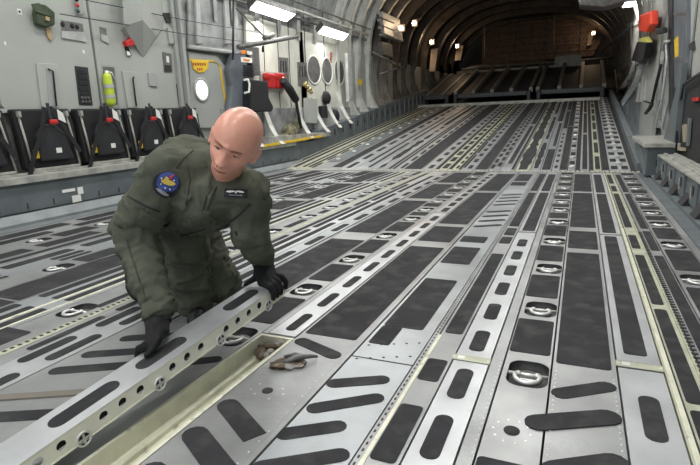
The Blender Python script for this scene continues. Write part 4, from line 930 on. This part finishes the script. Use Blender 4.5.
lamp(pq.x - .17, pq.x + .17, pq.y - .3, pq.y + .3, pq.z, 'small bright lamp at the top of the right wall', 8)
k = 0
for y in (-.5, 1.6, 3.7, 5.8, 8.0, 10.4):
    for x in (-3.4, -.6):
        L = lamp(x - .25, x + .25, y - .6, y + .6, 4.0, 'overhead fluorescent lamp above the cargo floor, %s row of the %s line' % (ORD[k // 2], 'left' if x < -2 else 'right'), 23 if y < 7 else 27); k += 1
# unseen fill light added behind the camera to brighten surfaces facing it
L = bpy.data.lights.new('fill_light', 'AREA'); L.shape = 'RECTANGLE'; L.size = 5; L.size_y = 2.6; L.energy = 40; L.color = (.93, .97, 1)
lo = bpy.data.objects.new('front_fill', L); C.objects.link(lo); lo.location = (-1.5, -1.6, 2.2); lo.rotation_euler = (math.radians(75), 0, 0)
w = bpy.data.worlds.new('world'); bpy.context.scene.world = w; w.use_nodes = True; w.node_tree.nodes['Background'].inputs[0].default_value = (.8, .86, .9, 1); w.node_tree.nodes['Background'].inputs[1].default_value = .5
vs_ = bpy.context.scene.view_settings; vs_.view_transform = 'Standard'; vs_.look = 'None'; vs_.exposure = 0.16; vs_.gamma = 1; vs_.use_curve_mapping = False
# ================================================================ THE MAN
from mathutils.bvhtree import BVHTree
M_skin = mat('skin', (.62, .295, .215), .33, 0, .07, 9, .05, 120, spec=.5)
M_skin.node_tree.nodes['Principled BSDF'].inputs['Subsurface Weight'].default_value = .12
M_skin.node_tree.nodes['Principled BSDF'].inputs['Subsurface Radius'].default_value = (.012, .005, .003)
M_lip = mat('lips', (.42, .09, .08), .4, 0, .05, 20)
M_suit = mat('flight_suit', (.078, .083, .062), .9, 0, .25, 9, .6, 22, spec=.2)
M_suitd = mat('flight_suit_seam', (.045, .05, .04), .9, 0, .1, 20)
M_glove = mat('glove_black', (.007, .007, .008), .7, 0, .2, 25, .25, 50, spec=.3)
M_boot = mat('boot_leather', (.014, .014, .015), .35, 0, .2, 25, .25, 40)
bpy.context.view_layer.update()
def remesh(mb, voxel, smooth=2, name='tmp'):
    me = bpy.data.meshes.new(name); me.from_pydata([tuple(v) for v in mb.v], [], mb.f); me.update()
    o = bpy.data.objects.new(name, me); C.objects.link(o)
    m1 = o.modifiers.new('r', 'REMESH'); m1.mode = 'VOXEL'; m1.voxel_size = voxel; m1.use_smooth_shade = True
    if smooth: m2 = o.modifiers.new('s', 'SMOOTH'); m2.iterations = smooth; m2.factor = .5
    dg = bpy.context.evaluated_depsgraph_get(); res = bpy.data.meshes.new_from_object(o.evaluated_get(dg)); bpy.data.objects.remove(o)
    for p in res.polygons: p.use_smooth = True
    return res
def place(me, name, mats, parent):
    off = Vector((0, 0, 0)); p = parent
    while p is not None: off += p.location; p = p.parent
    for v in me.vertices: v.co -= off
    me.materials.clear()
    for m_ in (mats if isinstance(mats, list) else [mats]): me.materials.append(m_)
    o = bpy.data.objects.new(name, me); C.objects.link(o); o.parent = parent; return o
J = dict(ub=onD(188, 161, 2.0), pel=onD(166, 226, 2.36), spi=onD(182, 200, 2.12), che=onD(208, 192, 1.95), nek=onD(224, 168, 1.885),
         shR=onD(168, 172, 1.86), shL=onD(248, 194, 1.88), elR=onD(133, 230, 1.93), wrR=onD(158, 308, 1.80),
         elL=onD(251, 232, 1.93), wrL=onD(262, 258, 2.12), hipA=onD(176, 228, 2.3), knA=onD(183, 212, 2.12), anA=onD(194, 297, 2.32),
         hipB=onD(188, 232, 2.3), knB=onD(222, 284, 2.40), anB=onD(146, 280, 2.58))
# head frame
HC = onD(233.5, 145.5, 1.66); w_ = (Vector((0, 0, H)) - HC).normalized()
rt = (RM.col[0] - w_ * RM.col[0].dot(w_)).normalized(); upi = w_.cross(rt)
ui = rt * .92 - upi * .39; di = -rt * .39 - upi * .92; pit = math.radians(27)
fy = (w_ * math.cos(pit) + di * math.sin(pit)); fx = -ui; fy, fx = (fy * math.cos(.17) - ui * math.sin(.17)), (fx * math.cos(.17) - (w_ * math.cos(pit) + di * math.sin(pit)) * math.sin(.17)); fz = fx.cross(fy)
HM = Matrix.Translation(HC) @ Matrix((fx, fy, fz)).transposed().to_4x4()
def gs(a, b): return math.exp(-(a * a + b * b) / 2)
def facey(X, Z):
    d = 0
    if -.036 < Z < .035: t = (.035 - Z) / .071; d += (.004 + .020 * t ** 1.3) * math.exp(-(X / (.0085 + .005 * t)) ** 2 / 2)
    elif Z <= -.036: d += .024 * math.exp(-(X / .0135) ** 2 / 2) * math.exp(-((Z + .036) / .005) ** 2 / 2)
    for s in (-1, 1):
        d += .004 * gs((X - s * .026) / .018, (Z - .023) / .008)
        d -= .013 * gs((X - s * .0275) / .013, (Z - .004) / .011)
        d += .005 * gs((X - s * .044) / .014, (Z + .022) / .014)
        d += .008 * gs((X - s * .0135) / .006, (Z + .031) / .006)
        d -= .004 * gs((X - s * .036) / .010, (Z + .058) / .014)
    d += .008 * gs(X / .020, (Z + .060) / .006) + .008 * gs(X / .017, (Z + .074) / .006) - .004 * gs(X / .024, (Z + .067) / .0028)
    d += .004 * gs(X / .010, (Z + .050) / .006) - .004 * gs(X / .02, (Z + .086) / .005) + .010 * gs(X / .020, (Z + .102) / .012)
    return d
def headv(x, y, z):
    if z >= 0: X, Y, Z = .0785 * x, .097 * y - .008, .028 + .100 * z
    else:
        t = -z; r = math.sqrt(max(1e-6, 1 - z * z)); k = math.sqrt(max(0, 1 - t ** 2.8)) / r if r > 1e-3 else 1
        X = .0785 * x * k * (1 - .44 * t ** 1.3); Yf = (.089 if y > 0 else .097 * (1 - .45 * t)) * y * k - .008 + .010 * t * (1 if y > 0 else 0); Y = Yf; Z = .028 - .140 * t
    if y > 0: Y += facey(X, Z) * min(1, y * 2.2)
    if z > .2: X *= 1 + .02 * math.sin(z * 3)
    return Vector((X, Y, Z))
hb = MB(); NU, NV = 110, 90; vs = []
for i in range(NV + 1):
    th = PI * i / NV
    for k in range(NU): a = 2 * PI * k / NU; vs.append(headv(math.sin(th) * math.sin(a), math.sin(th) * math.cos(a), math.cos(th)))
hb.add([HM @ v for v in vs], [(i * NU + k, (i + 1) * NU + k, (i + 1) * NU + (k + 1) % NU, i * NU + (k + 1) % NU) for i in range(NV) for k in range(NU)], 0, True)
def HL(x, y, z): return HM @ Vector((x, y, z))
for s in (-1, 1):     # ears
    pts = [(.073, .002, -.022), (.077, -.010, -.026), (.082, -.022, -.010), (.084, -.026, .006), (.083, -.018, .018), (.079, -.004, .018), (.076, .002, .008)]
    for a, c in zip(pts[:-1], pts[1:]): hb.cap2(HL(s * a[0], a[1], a[2]), HL(s * c[0], c[1], c[2]), .0055, .0055, 8)
    hb.cap2(HL(s * .074, -.004, -.012), HL(s * .078, -.012, .014), .009, .009, 8); hb.cap2(HL(s * .074, .002, -.022), HL(s * .077, -.004, -.028), .007, .006, 8)
hb.cap2(HL(0, -.035, -.03), J['nek'] + Vector((0, 0, -.02)), .056, .056, 20)
def chain(mb, *a): 
    for p, q, ra, rb in a: mb.cap2(J[p], J[q], ra, rb, 18)
chain(hb, ('nek', 'che', .07, .09), ('che', 'spi', .10, .10), ('spi', 'pel', .10, .11), ('shR', 'shL', .05, .05), ('shR', 'elR', .05, .042), ('elR', 'wrR', .042, .03), ('shL', 'elL', .05, .042), ('elL', 'wrL', .042, .03),
      ('pel', 'hipA', .08, .08), ('hipA', 'knA', .07, .055), ('knA', 'anA', .052, .04), ('pel', 'hipB', .08, .08), ('hipB', 'knB', .07, .055), ('knB', 'anB', .052, .04))
man = empty('person', tuple(onZ(180, 315)), 'bald kneeling man in an olive flight suit lifting a metal roller tray with black gloves', 'person')
me = remesh(hb, .0032, 1); inv = HM.inverted()
lips = []
for p in me.polygons:
    c = inv @ p.center
    if c.y > .05 and abs(c.x) < .0255:
        t = 1 - (c.x / .0255) ** 2
        if -.067 - .015 * t ** .8 < c.z < -.067 + .012 * t ** .8: p.material_index = 1
body = place(me, 'body', [M_skin, M_lip], man)
for i, s in enumerate((-1, 1)):
    ey = HL(s * .0275, facey(.0275, .004) + .0685, .004); b = MB(); b.ball(ey, .0118, 18); o = b.build('eye', [mat('eye_white', (.42, .38, .36), .3)], man)
    gz = (fy * .80 - fz * .52 + fx * .28).normalized(); b = MB(); q = ey + gz * .0108; b.lathe(q, gz, [(.0068, -.0022), (.0064, .0002), (.0001, .0014)], 16); b.build('iris', [mat('iris_dark', (.04, .05, .055), .2)], o)
    b = MB(); pts = []
    for k in range(9): a = PI * (.08 + .84 * k / 8); pts.append(HL(s * .0275 + .0150 * math.cos(a), facey(.0275, .004) + .0685 + .0095 + .003 * math.sin(a) , .0065 + .004 * math.sin(a)))
    b.tube(pts, [.002, .003, .0038, .0042, .0044, .0042, .0038, .003, .002], 8); b.build('eyelid', [M_skin], man)
    b = MB(); b.tube([p - fz * .0040 + fy * .0014 for p in pts], .0014, 6); b.build('lashes', [mat('hair_dark', (.07, .04, .03), .8)], man)
    b = MB(); pts = []
    for k in range(9): t = k / 8; x = s * (.011 + .036 * t); z = .0225 + .0035 * math.sin(t * 3.0) ; n_ = max(0, 1 - (x / .0775) ** 2 - ((z - .028) / .1) ** 2); pts.append(HL(x, .097 * math.sqrt(n_) - .008 + facey(x, z) - .0002, z))
    b.tube(pts, [.0010, .0018, .0023, .0025, .0024, .0022, .0018, .0014, .0007], 6); b.build('eyebrow', [mat('brow_brown', (.17, .085, .055), .9)], man)
    b = MB(); b.ball(HL(s * .0065, .1035, -.0365), .0024, 8); b.build('nostril', [mat('nostril_dark', (.10, .03, .025), .9)], man)
b = MB(); pts = []
for k in range(11):
    x = -.021 + .0042 * k; z = -.0665 - .0015 * math.cos(x / .021 * PI); n_ = max(0, 1 - (x / .0775) ** 2 - ((z - .028) / .140) ** 2.0); o_, nn, ii, dd = body.ray_cast(HL(x, .2, z) - man.location, (HL(x, 0, z) - HL(x, .2, z)).normalized())
    if o_: pts.append(nn + man.location)
if len(pts) > 3: b.tube(pts, [.0006] + [.0021] * (len(pts) - 2) + [.0004], 6); b.build('mouth_line', [mat('mouth_dark', (.13, .03, .03), .7)], man)
# ---- flight suit
sb = MB()
chain(sb, ('nek', 'che', .062, .13), ('che', 'spi', .145, .15), ('spi', 'pel', .15, .155), ('shR', 'che', .085, .12), ('shL', 'che', .08, .12), ('nek', 'shR', .055, .082), ('nek', 'shL', .055, .078), ('shR', 'elR', .088, .080), ('elR', 'wrR', .078, .054), ('shL', 'elL', .080, .070), ('elL', 'wrL', .070, .046),
      ('spi', 'shR', .13, .085), ('ub', 'shR', .098, .085), ('ub', 'spi', .098, .13), ('ub', 'nek', .098, .06), ('hipA', 'knA', .115, .090), ('knA', 'anA', .096, .080), ('hipB', 'knB', .12, .085), ('knB', 'anB', .085, .062), ('hipA', 'hipB', .13, .13), ('hipA', 'anB', .12, .07))
me = remesh(sb, .0085, 5)
def seg_t(p, a, b_): d = b_ - a; t = (p - a).dot(d) / d.length_squared; return t, (p - (a + d * max(0, min(1, t)))).length
limbs = [('shR', 'elR'), ('elR', 'wrR'), ('shL', 'elL'), ('elL', 'wrL'), ('knA', 'anA'), ('hipB', 'knB'), ('che', 'spi')]
me.update()
for v in me.vertices:
    p = v.co.copy(); n = v.normal.copy(); best = min(limbs, key=lambda l_: seg_t(p, J[l_[0]], J[l_[1]])[1]); a, b_ = J[best[0]], J[best[1]]; d = (b_ - a).normalized()
    t, _ = seg_t(p, a, b_); s = (p - a).dot(d); q = p - a - d * s
    near = math.exp(-min(abs(t), abs(1 - t)) ** 2 * 10)
    wv = noise.noise(Vector((q.x * 7, q.y * 7, q.z * 7)) * 1.3 + d * (s * 15) + Vector((ord(best[0][-1]), 3.1, len(best[0]))) ) ; wv2 = noise.noise(p * 13); wv3 = noise.noise(p * 38)
    rid = (1 - abs(wv) * 2.2)
    fold = max(0, 1 - abs(noise.noise(p * 8 + d * s * 9)) * 6); f2 = max(0, 1 - abs(noise.noise(p * 7 + Vector((9, 2, 5)))) * 7); v.co = p + n * (.009 * rid * (.5 + .7 * near) + .009 * wv2 + .010 * fold + .006 * f2 + .0015 * wv3 - .004)
me.update()
suit = place(me, 'flight_suit', M_suit, man)
mw = Matrix.Translation(man.location); bv = BVHTree.FromPolygons([mw @ v.co for v in me.vertices], [tuple(p.vertices) for p in me.polygons])
O = Vector((0, 0, H))
def hit(px, py, off=.003):
    d = ray(px, py).normalized(); h_ = bv.ray_cast(O, d)
    if h_[0] is None: return O + d * 1.9
    n = h_[1] if h_[1].dot(d) < 0 else -h_[1]; return h_[0] + (n * .5 - d * .5).normalized() * off
def decal(name, m_, cx, cy, rx, ry, parent, off=.003, rot=0, shape=None, rings=5, seg=28, kind='disc'):
    """sewn patch: outline laid on the cloth surface, with its own thickness"""
    vs = []; ca, sa = math.cos(rot), math.sin(rot)
    for i in range(rings + 1):
        f_ = i / rings
        for k in range(seg):
            a = 2 * PI * k / seg
            if shape: x, y = shape(a); x *= f_; y *= f_
            else: x, y = math.cos(a) * f_, math.sin(a) * f_
            x, y = x * rx, y * ry; vs.append(hit(cx + x * ca - y * sa, cy + x * sa + y * ca, off))
    n = len(vs); b = MB(); bot = [hit_ - (O - hit_).normalized() * -.0 for hit_ in vs]
    back = [v + (v - O).normalized() * .003 for v in vs]
    fs = [(i * seg + k, i * seg + (k + 1) % seg, (i + 1) * seg + (k + 1) % seg, (i + 1) * seg + k) for i in range(rings) for k in range(seg)]
    e0 = rings * seg; fs += [(e0 + k, e0 + (k + 1) % seg, n + e0 + (k + 1) % seg, n + e0 + k) for k in range(seg)]
    b.add(vs + back, fs, 0); return b.build(name, [m_], parent)
sq = lambda a: (max(-1, min(1, 1.42 * math.cos(a))), max(-1, min(1, 1.42 * math.sin(a))))
M_pblue = mat('patch_blue', (.03, .055, .22), .7); M_pdark = mat('patch_black', (.012, .012, .018), .8); M_pyel = mat('patch_yellow', (.62, .45, .08), .7)
P_ = decal('squadron_patch', M_pdark, 166.5, 184.5, 14, 13.2, suit, .003); P_['label'] = 'round squadron patch on the shoulder, blue with a yellow figure'
decal('patch_field', M_pblue, 168, 182, 10.8, 9.8, suit, .006)
decal('patch_emblem', M_pyel, 168.5, 182, 7.2, 2.6, suit, .009, .28); decal('patch_emblem', M_pyel, 166.8, 178.8, 2.2, 2.0, suit, .009)
decal('patch_streak', M_red, 171.3, 177, 3.4, .9, suit, .009, -.75)
for x, y in ((162, 178), (173, 184), (165.5, 188), (170, 189), (161.5, 183.5), (174, 180)): decal('patch_star', M_white, x, y, .75, .75, suit, .009, rings=1, seg=6)
decal('patch_scroll', mat('patch_grey', (.25, .26, .27), .8), 162.5, 191.5, 7, 1.5, suit, .008, .55)
N_ = decal('name_patch', M_pdark, 236, 193.2, 11.5, 4.3, suit, .004, .06, sq, 3, 32); N_['label'] = 'black name patch with silver wings'
decal('wing_badge', M_white, 231, 191.6, 4.2, .9, suit, .007, -.12, rings=2, seg=10); decal('wing_badge', M_white, 240.5, 191.8, 4.2, .9, suit, .007, .2, rings=2, seg=10); decal('wing_badge', M_white, 236, 192.2, 1.1, 1.3, suit, .0075, rings=2, seg=8)
decal('badge_line', mat('patch_grey', (.25, .26, .27), .8), 236, 195.3, 6.5, .45, suit, .007, .04, sq, 1, 16)
# zips and pockets laid on the cloth
def seam(name, pts, r=.0025, m_=None, off=.002):
    P2 = []
    for a, c in zip(pts[:-1], pts[1:]):
        for k in range(5): P2.append(hit(a[0] + (c[0] - a[0]) * k / 5, a[1] + (c[1] - a[1]) * k / 5, off))
    P2.append(hit(*pts[-1], off)); b = MB(); b.tube(P2, r, 6); return b.build(name, [m_ or M_suitd], suit)
seam('front_zip', [(216, 187), (211, 197), (207, 210)], .004, M_suitd); seam('front_flap', [(212, 186), (206, 198), (202, 210)], .003)
seam('shoulder_seam', [(194, 150), (184, 158), (176, 168)], .002); seam('sleeve_seam', [(186, 160), (190, 180), (186, 205)], .002); seam('pocket_zip', [(180, 236), (192, 233), (205, 229)], .003, M_pdark)
seam('sleeve_pocket', [(128, 196), (146, 206), (160, 212)], .003, M_pdark); seam('side_seam', [(126, 240), (136, 270), (146, 300)], .0025); seam('thigh_seam', [(205, 245), (208, 265), (209, 290)], .0025); seam('chest_pocket_zip', [(250, 204), (240, 214), (230, 222)], .003, M_pdark)
seam('knee_seam', [(178, 262), (195, 266), (211, 264)], .002)
# collar
def ring_at(c, ax, prof, name, m_, seg=26, tilt=None):
    b = MB(); b.lathe(c, ax, prof, seg); return b.build(name, [m_], suit)
ax = (HL(0, -.035, -.05) - J['nek']).normalized(); cb = J['nek'] + ax * .005
o = ring_at(cb, ax, [(.088, -.035), (.084, -.012), (.076, .006), (.072, .008), (.069, .004), (.070, -.01)], 'collar', M_suit)
# cuffs
for a, c, r, nm in (('elR', 'wrR', .051, 'cuff'), ('elL', 'wrL', .046, 'cuff')):
    d = (J[c] - J[a]).normalized(); b = MB(); b.lathe(J[c] + d * .028, d, [(r * .95, -.05), (r * 1.05, -.04), (r * 1.05, .0), (r * .9, .008), (r * .75, .0), (r * .75, -.03)], 22); b.build(nm, [M_suit], suit)
for a, c, r in (('knA', 'anA', .074),):
    d = (J[c] - J[a]).normalized(); b = MB(); b.lathe(J[c] + d * .055, d, [(r * 1.02, -.07), (r * 1.06, -.05), (r * 1.08, .0), (r * .95, .004), (r * .8, -.01)], 24); b.build('trouser_hem', [M_suit], suit)
# ---- gloves
def glove(label, wrist, arm_dir, knucks, joints, thumb, cuffr=.042):
    b = MB(); kc = sum(knucks, Vector()) / 4
    b.cap2(wrist - arm_dir * .02, wrist + (kc - wrist) * .3, .034, .036, 16)
    for k in knucks: b.cap2(wrist + (kc - wrist) * .25 + (k - kc) * .6, k, .027, .0165, 12)
    for k, js in zip(knucks, joints):
        p = k; r = .0148
        for j in js: b.cap2(p, j, r, r - .0015, 10); p = j; r -= .0015
    p = thumb[0]; r = .018
    for j in thumb[1:]: b.cap2(p, j, r, r - .003, 10); p = j; r -= .003
    o = place(remesh(b, .0042, 2), 'glove', M_glove, man)
    c = MB(); c.lathe(wrist - arm_dir * .012, arm_dir, [(cuffr * .8, -.03), (cuffr * 1.08, -.03), (cuffr * 1.1, .0), (cuffr, .028), (cuffr * .8, .03)], 20); c.build('glove_cuff', [M_glove], o)
    c = MB(); c.lathe(wrist + arm_dir * .012, arm_dir, [(cuffr * 1.08, -.008), (cuffr * 1.1, .0), (cuffr * 1.06, .008)], 20); c.build('wrist_strap', [M_boot], o); return o
def TP(x, y, z): return TM @ Vector((x, y, z))
# right hand: palm over the tray's left edge, fingers curled under it
ty = tl(154, 350).y; wR = onD(157.5, 319, 1.79); dR = (wR - J['elR']).normalized()
kn = [TP(-TW + .004 + .004 * k, ty + .062 - .024 * k, .030) for k in range(4)]
jt = [[TP(-TW - .014, ty + .058 - .024 * k, .006), TP(-TW - .012, ty + .052 - .023 * k, -.020), TP(-TW + .006, ty + .048 - .022 * k, -.028)] for k in range(4)]
kn = [TP(-.045 + .006 * k, ty + .060 - .025 * k, .034) for k in range(4)]
jt = [[TP(-TW - .008, ty + .045 - .025 * k, .016), TP(-TW - .016, ty + .036 - .024 * k, -.010), TP(-TW - .004, ty + .030 - .023 * k, -.030)] for k in range(4)]
glove('', wR, dR, kn, jt, [wR + (kn[3] - wR) * .45 + tx * .025, TP(-.018, ty + .01, .040), TP(-.012, ty - .028, .022), TP(-.014, ty - .048, .014)])
# left hand: over the far end of the tray, fingers wrapped round its right side
ty = TL - .065; wL = onD(262, 259, 2.13); dL = (wL - J['elL']).normalized()
kn = [TP(.030 + .006 * (k % 3), ty + .052 - .026 * k, .034) for k in range(4)]
jt = [[TP(TW + .004, ty + .056 - .026 * k, .020), TP(TW + .016, ty + .056 - .025 * k, -.008), TP(TW + .012, ty + .052 - .024 * k, -.030)] for k in range(4)]
jt[0] = [TP(TW - .01, TL + .008, .022), TP(TW + .004, TL + .016, -.004), TP(TW - .0, TL + .014, -.028)]; jt[1][0] = TP(TW, ty + .035, .022)
glove('', wL, dL, kn, jt, [wL + (kn[3] - wL) * .4 - tx * .02, TP(-.025, ty + .01, .034), TP(-.045, ty - .005, .022), TP(-.055, ty - .028, .015)])
# ---- boots
def boot(name, ank, heel, ball_, toe, up, r=.05, lace=True):
    b = MB(); b.cap2(ank, heel + up * .055, .050, .046, 16); b.cap2(heel + up * .042, ball_ + up * .038, .040, .043, 16); b.cap2(ball_ + up * .036, toe + up * .032, .042, .034, 16); b.cap2(ank + (heel - ank) * .35, ball_ + up * .045, .044, .038, 16)
    o = place(remesh(b, .006, 3), name, M_boot, man)
    f_ = (toe - heel).normalized(); s_ = f_.cross(up).normalized(); pts = []
    L = (toe - heel).length
    for k in range(24):
        a = 2 * PI * k / 24; c_, sn = math.cos(a), math.sin(a); w2 = .040 if c_ < 0 else .047; pts.append(heel + f_ * (L / 2 + (L / 2 + .04) * c_) + s_ * w2 * sn * (1 if abs(c_) < .6 else 1))
    sm = MB(); sm.prism(pts, up * .024, 0); sm.build('sole', [M_black], o)
    if lace:
        lb = MB()
        for k in range(4): c_ = ank + (ball_ + up * .05 - ank) * (.35 + .17 * k); lb.tube([c_ - s_ * .022 + f_ * .042 + up * .012, c_ + f_ * .052 + up * .02, c_ + s_ * .022 + f_ * .042 + up * .012], .003, 6)
        lb.build('laces', [M_suitd], o)
    return o
Z1 = Vector((0, 0, 1)); aA = J['anA'] + (J['anA'] - J['knA']).normalized() * .05
hA = Vector((aA.x - .03, aA.y + .03, .0)); dA = Vector((.72, -.69, 0)); boot('boot', aA, hA, hA + dA * .15, hA + dA * .22, Z1)
# kneeling leg: toes on the floor, sole facing back
aB = J['anB'] + (J['anB'] - J['knB']).normalized() * .03; tB = onZ(140, 309); bk = (J['anB'] - J['knB']); bk.z = 0; bk.normalize()
hB = aB + bk * .075 + Vector((0, 0, .01)); tB = Vector((hB.x, hB.y, 0)) - bk * .02 + Vector((0, 0, .015)); upB = (-bk).normalized()
boot('boot', aB, hB, tB + Vector((0, 0, .06)), tB + Vector((0, 0, .02)), upB, lace=False)
